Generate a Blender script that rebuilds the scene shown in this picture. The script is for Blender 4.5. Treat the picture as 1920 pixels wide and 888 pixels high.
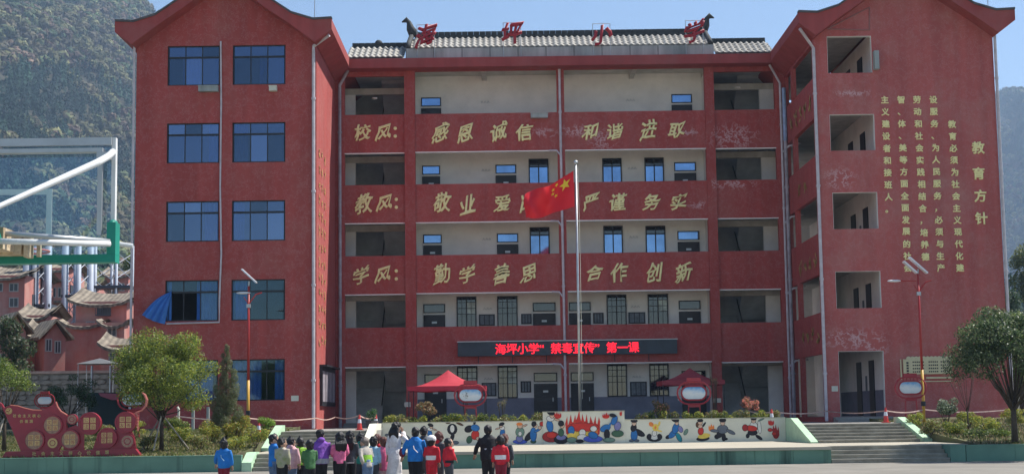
import bpy, bmesh, math, random
import numpy as np
from mathutils import Vector, Matrix, noise as mnoise
rnd = random.Random(7)
scene = bpy.context.scene
C = scene.collection
for _o in list(bpy.data.objects):
    bpy.data.objects.remove(_o)

# ------------------------------------------------------------------ camera
F_PX, PITCH, ROLL, YAW = 2978.35, math.radians(6.39867), math.radians(-.79624), math.radians(-.10082)
CAM = Vector((0, 0, 1.75))
_R0 = Vector((math.cos(YAW), math.sin(YAW), 0)); _F1 = Vector((-math.sin(YAW), math.cos(YAW), 0))
FWD = math.cos(PITCH) * _F1 + math.sin(PITCH) * Vector((0, 0, 1))
_U0 = -math.sin(PITCH) * _F1 + math.cos(PITCH) * Vector((0, 0, 1))
RGT = math.cos(ROLL) * _R0 + math.sin(ROLL) * _U0
UPV = -math.sin(ROLL) * _R0 + math.cos(ROLL) * _U0
cam_d = bpy.data.cameras.new('camera'); cam = bpy.data.objects.new('camera', cam_d); C.objects.link(cam)
cam_d.sensor_width = 36; cam_d.lens = F_PX / 1920 * 36; cam_d.clip_start = .1; cam_d.clip_end = 12000
M = Matrix((RGT, UPV, -FWD)).transposed().to_4x4(); M.translation = CAM
cam.matrix_world = M; scene.camera = cam

# ------------------------------------------------------------------ world and sun
SUN_EL, SUN_AZ = math.radians(56), math.radians(20)      # azimuth: from +X (right) towards +Y (behind the school)
w = bpy.data.worlds.new('World'); scene.world = w; w.use_nodes = True
nt = w.node_tree; bg = nt.nodes['Background']
sky = nt.nodes.new('ShaderNodeTexSky'); sky.sky_type = 'NISHITA'; sky.sun_disc = False
sky.sun_elevation = SUN_EL; sky.sun_rotation = math.pi / 2 - SUN_AZ
sky.air_density = 1.0; sky.dust_density = .4; sky.ozone_density = 2.0; sky.altitude = 900
nt.links.new(sky.outputs[0], bg.inputs[0]); bg.inputs[1].default_value = .072
sd = bpy.data.lights.new('sun', 'SUN'); sd.energy = 3.6; sd.angle = math.radians(.5); sd.color = (1, .95, .88)
sun = bpy.data.objects.new('sun', sd); C.objects.link(sun)
sdir = Vector((math.cos(SUN_AZ) * math.cos(SUN_EL), math.sin(SUN_AZ) * math.cos(SUN_EL), math.sin(SUN_EL)))
sun.rotation_euler = sdir.to_track_quat('Z', 'Y').to_euler(); sun.location = (60, 40, 60)
vs = scene.view_settings; vs.view_transform = 'Standard'; vs.look = 'None'; vs.exposure = 1.14; vs.gamma = 1

# ------------------------------------------------------------------ helpers
def ray(px, py): return FWD + RGT * ((px - 960) / F_PX) - UPV * ((py - 444) / F_PX)
def onY(px, py, Y):
    d = ray(px, py); return CAM + d * (Y / d.y)
def onZ(px, py, Z):
    d = ray(px, py); return CAM + d * ((Z - CAM.z) / d.z)
def onX(px, py, X):
    d = ray(px, py); return CAM + d * (X / d.x)

ORG = {}
def tag(o, label=None, cat=None, group=None, kind=None):
    if label: o['label'] = label
    if cat: o['category'] = cat
    if group: o['group'] = group
    if kind: o['kind'] = kind
    return o
def thing(name, label, cat, loc=(0, 0, 0), group=None):
    o = bpy.data.objects.new(name, None); C.objects.link(o); o.empty_display_size = .2
    o.location = loc; ORG[o.name] = Vector(loc); return tag(o, label, cat, group)
def add_mesh(name, me, parent=None, loc=None):
    o = bpy.data.objects.new(name, me); C.objects.link(o)
    if parent:
        o.parent = parent
        if loc is not None: o.location = Vector(loc) - ORG[parent.name]
    elif loc is not None: o.location = loc
    ORG[o.name] = Vector(loc) if loc is not None else (ORG[parent.name].copy() if parent else Vector((0, 0, 0)))
    return o
class MB:
    def __init__(s): s.v = []; s.f = []; s.mi = []; s.m = 0
    def add(s, vs_, fs):
        n = len(s.v); s.v += [tuple(p) for p in vs_]; s.f += [tuple(n + i for i in q) for q in fs]; s.mi += [s.m] * len(fs); return s
    def box(s, x0, x1, y0, y1, z0, z1):
        x0, x1 = min(x0, x1), max(x0, x1); y0, y1 = min(y0, y1), max(y0, y1); z0, z1 = min(z0, z1), max(z0, z1)
        return s.add([(x0,y0,z0),(x1,y0,z0),(x1,y1,z0),(x0,y1,z0),(x0,y0,z1),(x1,y0,z1),(x1,y1,z1),(x0,y1,z1)],
                     [(0,3,2,1),(4,5,6,7),(0,1,5,4),(1,2,6,5),(2,3,7,6),(3,0,4,7)])
    def quad(s, *p): return s.add(p, [tuple(range(len(p)))])
    def tube(s, pts, r, n=8, cap=True):
        pts = [Vector(p) for p in pts]; rs = r if isinstance(r, (list, tuple)) else [r] * len(pts)
        vv = []; ff = []; ref = None
        for i, p in enumerate(pts):
            d = (pts[min(i + 1, len(pts) - 1)] - pts[max(i - 1, 0)]).normalized()
            if ref is None: ref = Vector((0, 0, 1)) if abs(d.z) < .9 else Vector((1, 0, 0))
            a = d.cross(ref).normalized(); b = d.cross(a).normalized(); ref = -b if False else a.cross(d).normalized()
            for k in range(n):
                t = 2 * math.pi * k / n; vv.append(p + (a * math.cos(t) + b * math.sin(t)) * rs[i])
        for i in range(len(pts) - 1):
            for k in range(n):
                k2 = (k + 1) % n; ff.append((i*n+k, i*n+k2, (i+1)*n+k2, (i+1)*n+k))
        if cap: ff.append(tuple(range(n))[::-1]); ff.append(tuple((len(pts)-1)*n + k for k in range(n)))
        return s.add(vv, ff)
    def prism(s, poly, y0, y1):          # polygon in XZ pushed from y0 to y1
        n = len(poly); vv = [(p[0], y0, p[1]) for p in poly] + [(p[0], y1, p[1]) for p in poly]
        return s.add(vv, [tuple(range(n)), tuple(range(2*n-1, n-1, -1))] + [(i, i+n, (i+1)%n+n, (i+1)%n) for i in range(n)])
    def ell(s, c, r, nu=10, nv=7, rot=None):
        vv = []; ff = []
        for j in range(nv + 1):
            ph = math.pi * j / nv
            for i in range(nu):
                th = 2*math.pi*i/nu; p = Vector((r[0]*math.sin(ph)*math.cos(th), r[1]*math.sin(ph)*math.sin(th), r[2]*math.cos(ph)))
                if rot: p = rot @ p
                vv.append(Vector(c) + p)
        for j in range(nv):
            for i in range(nu):
                i2 = (i+1) % nu; ff.append((j*nu+i, (j+1)*nu+i, (j+1)*nu+i2, j*nu+i2))
        return s.add(vv, ff)
    def build(s, name, mats, parent=None, smooth=False, recalc=True, loc=None):
        mats = mats if isinstance(mats, (list, tuple)) else [mats]
        if loc is None and parent is None and s.v:
            xs = [p[0] for p in s.v]; ys = [p[1] for p in s.v]; zs = [p[2] for p in s.v]
            loc = ((min(xs)+max(xs))/2, (min(ys)+max(ys))/2, min(zs))
        org = Vector(loc) if loc is not None else ORG[parent.name]
        me = bpy.data.meshes.new(name)
        me.from_pydata([(p[0]-org.x, p[1]-org.y, p[2]-org.z) for p in s.v], [], s.f)
        for m in mats: me.materials.append(m)
        me.polygons.foreach_set('material_index', s.mi)
        if recalc:
            bm = bmesh.new(); bm.from_mesh(me); bmesh.ops.recalc_face_normals(bm, faces=bm.faces); bm.to_mesh(me); bm.free()
        if smooth: me.polygons.foreach_set('use_smooth', [True] * len(me.polygons))
        return add_mesh(name, me, parent, org)
def copy_tree(o, parent=None, delta=None):
    c = o.copy(); C.objects.link(c); ORG[c.name] = ORG[o.name].copy()
    if parent: c.parent = parent
    for ch in list(o.children): copy_tree(ch, c)
    return c
def place(o, loc): o.location = loc; ORG[o.name] = Vector(loc); return o

# ------------------------------------------------------------------ materials
MATS = {}
def mat(name, col, rough=.8, var=.12, scale=3.0, bump=.0, bscale=None, metal=0, spec=.4, col2=None, det=6, streak=False, coords='Object'):
    m = bpy.data.materials.new(name); m.use_nodes = True; t = m.node_tree; N = t.nodes; L = t.links
    b = N['Principled BSDF']; b.inputs['Roughness'].default_value = rough; b.inputs['Metallic'].default_value = metal
    b.inputs['Specular IOR Level'].default_value = spec
    co = N.new('ShaderNodeTexCoord'); mp = N.new('ShaderNodeMapping'); L.new(co.outputs[coords], mp.inputs[0])
    if streak: mp.inputs['Scale'].default_value = (1, 1, .12)
    nz = N.new('ShaderNodeTexNoise'); nz.inputs['Scale'].default_value = scale; nz.inputs['Detail'].default_value = det
    nz.inputs['Roughness'].default_value = .62; L.new(mp.outputs[0], nz.inputs['Vector'])
    rp = N.new('ShaderNodeValToRGB'); L.new(nz.outputs['Fac'], rp.inputs[0])
    a = [max(0, c*(1-var)) for c in col]; bb = list(col2) if col2 else [min(1, c*(1+var)) for c in col]
    rp.color_ramp.elements[0].position = .3; rp.color_ramp.elements[0].color = (*a, 1)
    rp.color_ramp.elements[1].position = .7; rp.color_ramp.elements[1].color = (*bb, 1)
    L.new(rp.outputs[0], b.inputs['Base Color'])
    if bump:
        n2 = N.new('ShaderNodeTexNoise'); n2.inputs['Scale'].default_value = bscale or scale*6; n2.inputs['Detail'].default_value = 4
        L.new(co.outputs[coords], n2.inputs['Vector'])
        bp = N.new('ShaderNodeBump'); bp.inputs['Strength'].default_value = bump; bp.inputs['Distance'].default_value = .02
        L.new(n2.outputs['Fac'], bp.inputs['Height']); L.new(bp.outputs[0], b.inputs['Normal'])
    MATS[name] = m; return m

def wall_mat(name, col, spots=()):
    """painted render: large tonal patches, rain streaks, roller marks and flaked places (world position in metres)."""
    m = mat(name, col, .85, .10, .35, .25, 14, coords='Object'); t = m.node_tree; N = t.nodes; L = t.links; b = N['Principled BSDF']
    base = b.inputs['Base Color'].links[0].from_socket
    g = N.new('ShaderNodeNewGeometry')
    mp = N.new('ShaderNodeMapping'); mp.inputs['Scale'].default_value = (2.3, 2.3, .13); L.new(g.outputs['Position'], mp.inputs[0])
    n = N.new('ShaderNodeTexNoise'); n.inputs['Scale'].default_value = 1.0; n.inputs['Detail'].default_value = 7; L.new(mp.outputs[0], n.inputs['Vector'])
    r = N.new('ShaderNodeMapRange'); r.inputs[1].default_value = .35; r.inputs[2].default_value = .75; r.inputs[3].default_value = 0; r.inputs[4].default_value = .62
    L.new(n.outputs['Fac'], r.inputs[0])
    mx = N.new('ShaderNodeMix'); mx.data_type = 'RGBA'; L.new(r.outputs[0], mx.inputs[0]); L.new(base, mx.inputs[6]); mx.inputs[7].default_value = (*[c*.62 for c in col], 1)
    # faded pinkish grime in broad clouds
    n3 = N.new('ShaderNodeTexNoise'); n3.inputs['Scale'].default_value = .55; n3.inputs['Detail'].default_value = 9; n3.inputs['Roughness'].default_value = .7; L.new(g.outputs['Position'], n3.inputs['Vector'])
    r3 = N.new('ShaderNodeMapRange'); r3.inputs[1].default_value = .46; r3.inputs[2].default_value = .74; r3.inputs[4].default_value = .75; L.new(n3.outputs['Fac'], r3.inputs[0])
    mx3 = N.new('ShaderNodeMix'); mx3.data_type = 'RGBA'; L.new(r3.outputs[0], mx3.inputs[0]); L.new(mx.outputs[2], mx3.inputs[6]); mx3.inputs[7].default_value = (col[0]*.92, col[1]*1.65, col[2]*1.6, 1)
    cur = mx3.outputs[2]
    if spots:
        acc = None
        for (x, z, rx, rz) in spots:
            v = N.new('ShaderNodeVectorMath'); v.operation = 'SUBTRACT'; L.new(g.outputs['Position'], v.inputs[0]); v.inputs[1].default_value = (x, 0, z)
            v2 = N.new('ShaderNodeVectorMath'); v2.operation = 'MULTIPLY'; L.new(v.outputs[0], v2.inputs[0]); v2.inputs[1].default_value = (1/rx, 0, 1/rz)
            ln = N.new('ShaderNodeVectorMath'); ln.operation = 'LENGTH'; L.new(v2.outputs[0], ln.inputs[0])
            s1 = N.new('ShaderNodeMath'); s1.operation = 'SUBTRACT'; s1.use_clamp = True; s1.inputs[0].default_value = 1; L.new(ln.outputs['Value'], s1.inputs[1])
            if acc is None: acc = s1
            else:
                a2 = N.new('ShaderNodeMath'); a2.operation = 'MAXIMUM'; L.new(acc.outputs[0], a2.inputs[0]); L.new(s1.outputs[0], a2.inputs[1]); acc = a2
        ns = N.new('ShaderNodeTexNoise'); ns.inputs['Scale'].default_value = 2.6; ns.inputs['Detail'].default_value = 8; ns.inputs['Roughness'].default_value = .7; L.new(g.outputs['Position'], ns.inputs['Vector'])
        rg = N.new('ShaderNodeMath'); rg.operation = 'SUBTRACT'; L.new(ns.outputs['Fac'], rg.inputs[0]); rg.inputs[1].default_value = .5
        ab = N.new('ShaderNodeMath'); ab.operation = 'ABSOLUTE'; L.new(rg.outputs[0], ab.inputs[0])
        th = N.new('ShaderNodeMath'); th.operation = 'MULTIPLY'; L.new(acc.outputs[0], th.inputs[0]); th.inputs[1].default_value = .046
        l0 = N.new('ShaderNodeMath'); l0.operation = 'SUBTRACT'; L.new(th.outputs[0], l0.inputs[0]); L.new(ab.outputs[0], l0.inputs[1])
        lt = N.new('ShaderNodeMapRange'); lt.inputs[1].default_value = -.012; lt.inputs[2].default_value = .016; lt.inputs[4].default_value = .8; L.new(l0.outputs[0], lt.inputs[0])
        mx2 = N.new('ShaderNodeMix'); mx2.data_type = 'RGBA'; L.new(lt.outputs[0], mx2.inputs[0]); L.new(cur, mx2.inputs[6]); mx2.inputs[7].default_value = (.60, .38, .38, 1)
        cur = mx2.outputs[2]
    L.new(cur, b.inputs['Base Color']); return m

def leaf_mat(name, rough=.5, transl=.48):
    m = bpy.data.materials.new(name); m.use_nodes = True; t = m.node_tree; N = t.nodes; L = t.links
    b = N['Principled BSDF']; b.inputs['Roughness'].default_value = rough
    a = N.new('ShaderNodeAttribute'); a.attribute_name = 'col'
    tr = N.new('ShaderNodeBsdfTranslucent'); mx = N.new('ShaderNodeMixShader'); mx.inputs[0].default_value = transl
    L.new(a.outputs['Color'], b.inputs['Base Color']); L.new(a.outputs['Color'], tr.inputs['Color'])
    L.new(b.outputs[0], mx.inputs[1]); L.new(tr.outputs[0], mx.inputs[2]); L.new(mx.outputs[0], N['Material Output'].inputs[0])
    MATS[name] = m; return m
def glass_mat(name, tint, refl, frac=.35, rough=.03, trans=1.0):
    m = bpy.data.materials.new(name); m.use_nodes = True; t = m.node_tree; N = t.nodes; L = t.links
    N.remove(N['Principled BSDF'])
    a = N.new('ShaderNodeBsdfTransparent'); a.inputs[0].default_value = (*tint, 1)
    g = N.new('ShaderNodeBsdfGlossy'); g.inputs[0].default_value = (*refl, 1); g.inputs['Roughness'].default_value = rough
    nz = N.new('ShaderNodeTexNoise'); nz.inputs['Scale'].default_value = .7
    co = N.new('ShaderNodeTexCoord'); L.new(co.outputs['Object'], nz.inputs['Vector'])
    bp = N.new('ShaderNodeBump'); bp.inputs['Strength'].default_value = .06; bp.inputs['Distance'].default_value = .05; L.new(nz.outputs['Fac'], bp.inputs['Height']); L.new(bp.outputs[0], g.inputs['Normal'])
    mx = N.new('ShaderNodeMixShader'); mx.inputs[0].default_value = frac
    L.new(a.outputs[0], mx.inputs[1]); L.new(g.outputs[0], mx.inputs[2]); L.new(mx.outputs[0], N['Material Output'].inputs[0])
    MATS[name] = m; return m
def emit_mat(name, col, st):
    m = bpy.data.materials.new(name); m.use_nodes = True; b = m.node_tree.nodes['Principled BSDF']
    b.inputs['Base Color'].default_value = (*[c*.3 for c in col], 1); b.inputs['Emission Color'].default_value = (*col, 1); b.inputs['Emission Strength'].default_value = st
    MATS[name] = m; return m

RED = (.40, .072, .062)
def Yc(): return 79.5
def sp(px, py, Y, rx, rz):
    p = onY(px, py, Y); return (p.x, p.z, rx, rz)
red = wall_mat('red_wall_paint', RED, [sp(1022, 249, 79.5, .9, .32), sp(1080, 245, 79.5, 1.1, .4), sp(1130, 262, 79.5, .9, .7), sp(1375, 258, 79.5, 1.6, .85),
    sp(1290, 248, 79.5, .7, .3), sp(1310, 384, 79.5, .7, .25), sp(1380, 344, 79.5, 1.3, .35), sp(1575, 335, 71.65, .9, .6), sp(1600, 635, 71.65, 1.7, .6), sp(1640, 650, 71.65, .7, .8), sp(1600, 175, 71.65, 1.2, .2),
    sp(1350, 345, 79.5, 1.0, .3)])
redtrim = wall_mat('red_trim_paint', (.36, .068, .062))
red_hazed = wall_mat('haze_lightened_red_paint', (.47, .112, .10), [sp(1575, 335, 71.65, .9, .6), sp(1600, 635, 71.65, 1.7, .6), sp(1640, 650, 71.65, .7, .8), sp(1600, 175, 71.65, 1.2, .2)])  # right wing red, its colour lightened to paint in pinkish haze and flare
white_wall = mat('corridor_white_paint', (.86, .83, .78), .9, .10, .8, .1)
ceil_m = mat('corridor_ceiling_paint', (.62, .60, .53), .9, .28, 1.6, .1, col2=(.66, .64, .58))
dado_m = mat('blue_grey_dado_paint', (.20, .21, .265), .8, .15, 1.5)
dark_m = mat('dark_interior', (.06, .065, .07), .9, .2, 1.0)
darkglaze = mat('stairwell_dark_glazing', (.035, .042, .048), .35, .35, .8, 0, spec=.5)
frame_m = mat('dark_window_frame', (.02, .022, .028), .5, .1, 5)
glassb = glass_mat('tinted_blue_glass', (.35, .48, .70), (.44, .56, .76), .22)
glassd = glass_mat('clear_dark_glass', (.68, .78, .84), (.55, .75, .9), .06)
glassb2 = glass_mat('greyer_blue_glass', (.42, .50, .62), (.44, .56, .72), .15)
glassb3 = glass_mat('brighter_blue_glass', (.35, .48, .70), (.46, .58, .80), .29)
curtain_m = mat('blue_curtain_fabric', (.06, .20, .55), .9, .15, 3)
pane_dark = mat('corridor_window_glass', (.012, .022, .035), .04, .3, 1.2, spec=1.0)
pane_blue = mat('corridor_blue_glass', (.20, .34, .58), .05, .25, 1.0, spec=1.0, metal=.75)
pane_light = mat('painted_daylight_glass', (.45, .52, .48), .2, .5, 2.5)  # pale colour paints the daylight seen through from the windows at the back
door_m = mat('dark_steel_door', (.025, .025, .03), .45, .2, 2)
board_m = mat('notice_board_face', (.16, .18, .2), .6, .35, 6)
gold = mat('gold_letter', (.97, .82, .38), .45, .12, 4, spec=.6)
tile_m = mat('grey_roof_tile', (.32, .31, .28), .85, .3, 2.5, .4, 20, col2=(.42, .40, .36))
ridge_m = mat('dark_ridge_tile', (.05, .055, .055), .8, .3, 3, .3)
parapet_m = mat('weathered_grey_parapet', (.31, .35, .33), .85, .35, 1.6, .2, streak=True, col2=(.44, .46, .44))
pipe_m = mat('pale_pvc_pipe', (.55, .50, .52), .5, .18, 3)
pipe_o = mat('stained_pvc_pipe', (.36, .33, .36), .6, .35, 2)
pipe_b = mat('blue_wrapped_pipe', (.30, .40, .58), .5, .35, 2.5)
conc = mat('concrete', (.27, .26, .235), .9, .2, 2.0, .3, 25)
step_m = mat('worn_step_concrete', (.28, .26, .21), .9, .3, 1.8, .3, 25, streak=False)
deck_m = mat('pale_stage_deck', (.40, .365, .285), .85, .08, .8, .1)
cream = mat('cream_parapet_paint', (.66, .65, .54), .85, .1, .9, .1)
mintc = mat('mint_coping_paint', (.42, .60, .40), .8, .12, 2)
metal_g = mat('galvanised_metal', (.45, .47, .48), .4, .15, 4, metal=.6)
trunk_m = mat('bark', (.075, .058, .042), .95, .3, 8, .5)
leafm = leaf_mat('leaf'); 
def green_wall():
    m = mat('green_retaining_paint', (.125, .245, .18), .8, .14, 1.0, .15); t = m.node_tree; N = t.nodes; L = t.links; b = N['Principled BSDF']
    base = b.inputs['Base Color'].links[0].from_socket; g = N.new('ShaderNodeNewGeometry')
    mp = N.new('ShaderNodeMapping'); mp.inputs['Scale'].default_value = (2.1, 2.1, .12); L.new(g.outputs['Position'], mp.inputs[0])
    n = N.new('ShaderNodeTexNoise'); n.inputs['Scale'].default_value = 1; n.inputs['Detail'].default_value = 5; L.new(mp.outputs[0], n.inputs['Vector'])
    r = N.new('ShaderNodeMapRange'); r.inputs[1].default_value = .56; r.inputs[2].default_value = .66; r.inputs[4].default_value = .8; L.new(n.outputs['Fac'], r.inputs[0])
    n2 = N.new('ShaderNodeTexNoise'); n2.inputs['Scale'].default_value = .16; n2.inputs['Detail'].default_value = 2; L.new(g.outputs['Position'], n2.inputs['Vector'])
    r2 = N.new('ShaderNodeMapRange'); r2.inputs[1].default_value = .42; r2.inputs[2].default_value = .6; L.new(n2.outputs['Fac'], r2.inputs[0])
    mu = N.new('ShaderNodeMath'); mu.operation = 'MULTIPLY'; L.new(r.outputs[0], mu.inputs[0]); L.new(r2.outputs[0], mu.inputs[1])
    mx = N.new('ShaderNodeMix'); mx.data_type = 'RGBA'; L.new(mu.outputs[0], mx.inputs[0]); L.new(base, mx.inputs[6]); mx.inputs[7].default_value = (.02, .045, .035, 1)
    L.new(mx.outputs[2], b.inputs['Base Color']); return m
greenw = green_wall()

# pierced plane: rectangle in (a,b) with rectangular holes; P(a,b,depth)->world
def pierced(mb, a0, a1, b0, b1, holes, P, depth):
    xs = sorted({a0, a1, *[h[0] for h in holes], *[h[1] for h in holes]}); zs = sorted({b0, b1, *[h[2] for h in holes], *[h[3] for h in holes]})
    for i in range(len(xs)-1):
        for j in range(len(zs)-1):
            cx_, cz = (xs[i]+xs[i+1])/2, (zs[j]+zs[j+1])/2
            if any(h[0] < cx_ < h[1] and h[2] < cz < h[3] for h in holes): continue
            mb.quad(P(xs[i], zs[j], 0), P(xs[i+1], zs[j], 0), P(xs[i+1], zs[j+1], 0), P(xs[i], zs[j+1], 0))
            mb.quad(P(xs[i], zs[j], depth), P(xs[i], zs[j+1], depth), P(xs[i+1], zs[j+1], depth), P(xs[i+1], zs[j], depth))
    for (x0, x1, z0, z1) in holes:
        mb.quad(P(x0,z0,0), P(x0,z1,0), P(x0,z1,depth), P(x0,z0,depth)); mb.quad(P(x1,z0,0), P(x1,z0,depth), P(x1,z1,depth), P(x1,z1,0))
        mb.quad(P(x0,z0,0), P(x0,z0,depth), P(x1,z0,depth), P(x1,z0,0)); mb.quad(P(x0,z1,0), P(x1,z1,0), P(x1,z1,depth), P(x0,z1,depth))
    mb.quad(P(a0,b0,0), P(a0,b0,depth), P(a0,b1,depth), P(a0,b1,0)); mb.quad(P(a1,b0,0), P(a1,b1,0), P(a1,b1,depth), P(a1,b0,depth))
    mb.quad(P(a0,b1,0), P(a0,b1,depth), P(a1,b1,depth), P(a1,b1,0)); mb.quad(P(a0,b0,0), P(a1,b0,0), P(a1,b0,depth), P(a0,b0,depth))

# lettering (Blender's built-in font, turned to mesh glyph by glyph)
_tc = bpy.data.curves.new('lettering', 'FONT'); _to = bpy.data.objects.new('lettering', _tc); C.objects.link(_to)
GL = {}
def glyph(ch, weight=.0, ext=.05, brush=0.0):
    key = (ch, weight, ext, brush)
    if key in GL: return GL[key]
    _tc.body = ch; _tc.size = 1; _tc.extrude = ext; _tc.offset = 0; _tc.bevel_depth = weight; _tc.bevel_resolution = 0; _tc.resolution_u = 2
    dg = bpy.context.evaluated_depsgraph_get(); dg.update()
    me = bpy.data.meshes.new_from_object(_to.evaluated_get(dg)); n = len(me.vertices)
    co = np.empty(n*3); me.vertices.foreach_get('co', co); co = co.reshape(-1, 3)
    if ch in '：:、，。“”': cx_, cy_ = .5, .38
    else: cx_, cy_ = (co[:,0].min()+co[:,0].max())/2, (co[:,1].min()+co[:,1].max())/2
    x, y = co[:,0]-cx_, co[:,1]-cy_
    if brush:
        s = sum(ord(c) for c in ch)
        y2 = y*(1+.12*np.sin(s)) + x*.20 + .05*np.sin(5*x+s); x2 = x*.92 + .12*y + .045*np.sin(7*y+s*1.7); x, y = x2, y2
    co = np.stack([x, -co[:,2], y], 1); me.vertices.foreach_set('co', co.reshape(-1)); me.update()
    GL[key] = me; return me
def put_glyph(ch, x, Y, z, size, m, parent, name='gold_character', weight=.02, ext=.04, brush=0, rotz=0, sx=1):
    base = glyph(ch, weight, ext, brush); me = base.copy(); me.materials.clear(); me.materials.append(m); me.name = name
    o = add_mesh(name, me, parent, (x, Y, z)); o.scale = (size*sx, size, size); o.rotation_euler = (0, 0, rotz); return o
# ================================================================== SCHOOL BUILDING
FL, ST = 1.48, 3.6
Y1, YC, YB = 71.65, 79.5, 81.8
LX0, LX1, RX0, RX1 = -17.01, -8.75, 14.11, 22.37
school = thing('school_building', 'long red five-storey school with two gabled wings and open corridors', 'school building', (2.68, YC, 1.2))
def part(mb, name, m, parent=school, smooth=False, label=None, recalc=True):
    o = mb.build(name, m, parent, smooth, recalc)
    if label: o['label'] = label
    return o
ROOFZ = 19.35
# ---- left wing
WA = (-15.59, -13.18); WB = (-12.60, -10.17)
holesL = [(wx[0], wx[1], 2.57+ST*k, 4.42+ST*k) for k in range(5) for wx in (WA, WB)]
def wing_top(xa, xb): return 21.2
mb = MB(); pierced(mb, LX0, LX1, 0, 19.3, holesL, lambda a, b, d: (a, Y1+d, b), .24)
xc = (LX0+LX1)/2
mb.prism([(LX0, 19.302), (LX1, 19.302), (LX1-.6, 19.9), (xc+2.0, 20.9), (xc, 21.9), (xc-2.0, 20.9), (LX0+.6, 19.9)], Y1, Y1+.24)
part(mb, 'front_wall', red, label='plain red front wall of the left wing with ten windows')
mb = MB(); mb.box(LX1-.24, LX1, Y1+.244, 90, 0, 19.3); part(mb, 'side_wall', red, label='sunlit right flank of the left wing')
mb = MB(); mb.box(LX0, LX0+.24, Y1+.244, 90, 0, 19.3).box(LX0+.244, LX1-.244, 89.76, 90, 0, 19.3); part(mb, 'rear_wall', red)
for k in range(6):
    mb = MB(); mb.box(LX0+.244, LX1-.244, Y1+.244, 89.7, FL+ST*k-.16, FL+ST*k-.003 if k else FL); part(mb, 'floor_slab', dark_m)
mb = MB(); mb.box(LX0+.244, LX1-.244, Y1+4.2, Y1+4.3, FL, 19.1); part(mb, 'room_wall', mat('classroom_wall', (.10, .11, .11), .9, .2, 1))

def make_window(X0, X1, Y, Z0, Z1, parent, glass, frac=.29, curtain=(), openpane=None, cols=3, d=.06, gap=.0, name='window', curt_y=.17):
    f = MB(); t = .05; zt = Z1-(Z1-Z0)*frac
    f.box(X0, X1, Y, Y+d, Z1-t, Z1).box(X0, X1, Y, Y+d, Z0, Z0+t).box(X0, X0+t, Y, Y+d, Z0+t, Z1-t).box(X1-t, X1, Y, Y+d, Z0+t, Z1-t)
    f.box(X0+t, X1-t, Y-.006, Y+d+.006, zt-.045, zt+.045)
    cw = (X1-X0-2*t)/cols
    for i in range(1, cols):
        f.box(X0+t+cw*i-.022, X0+t+cw*i+.022, Y, Y+d, Z0+t, zt-.045); f.box(X0+t+cw*i-.022, X0+t+cw*i+.022, Y, Y+d, zt+.045, Z1-t)
    wo = f.build(name, frame_m, parent)
    for i in range(cols):
        for (a, b, lo) in ((zt+.045, Z1-t, 0), (Z0+t, zt-.045, 1)):
            if openpane is not None and lo and i <= openpane: continue
            p = MB(); x0, x1 = X0+t+cw*i+.022, X0+t+cw*(i+1)-.022
            p.box(x0, x1, Y+.02, Y+.032, a, b); p.build('pane', rnd.choice((glassb, glassb2, glassb, glassb3)) if glass is glassb else glass, wo)
    for (c0, c1, z0, z1) in curtain:      # fractions of the width
        x0, x1 = X0+(X1-X0)*c0, X0+(X1-X0)*c1; n = max(6, int((x1-x0)*22)); c = MB(); vv = []; ff = []
        for i in range(n+1):
            u = i/n; yy = Y+curt_y+.05*math.sin(u*n*1.35+c0*9)+.02*math.sin(u*17)
            vv += [(x0+(x1-x0)*u, yy, Z0+(Z1-Z0)*z0), (x0+(x1-x0)*u, yy, Z0+(Z1-Z0)*z1)]
        for i in range(n): ff.append((2*i, 2*i+2, 2*i+3, 2*i+1))
        c.add(vv, ff); c.build('curtain', curtain_m, wo, smooth=True, recalc=False)
    return wo
CUR = {(4,0): [(.27,.6,0,.75)], (4,1): [(.5,.66,0,.75)], (3,0): [(.78,1,0,1)], (3,1): [(.03,.28,0,1)], (2,0): [(.72,1,0,1)], (2,1): [(.0,.22,0,1)],
       (1,0): [(.0,.10,.0,1), (.58,.98,0,1)], (1,1): [(.0,.28,0,1)], (0,0): [(.3,.9,0,1)], (0,1): [(.0,.55,0,1), (.8,1,0,1)]}
for k in range(5):
    for j, wx in enumerate((WA, WB)):
        make_window(wx[0]+.004, wx[1]-.004, Y1+.08, 2.574+ST*k, 4.416+ST*k, school, glassb if k > 1 else glassd, curtain=CUR[(k, j)],
                    openpane=1 if (k, j) == (1, 0) else None)
        s = MB(); s.box(wx[0]+.01, wx[1]-.01, Y1-.03, Y1+.078, 2.50+ST*k, 2.568+ST*k)
# sliding sashes standing ajar on the top floor
for x0, x1 in ((WA[0]+.05, WA[0]+.2), (WA[1]-.22, WA[1]-.05), (WB[1]-.34, WB[1]-.05)):
    mb = MB(); mb.box(x0, x1, Y1+.15, Y1+.16, 2.64+ST*4, 3.83+ST*4); part(mb, 'open_sash', dark_m)
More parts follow.
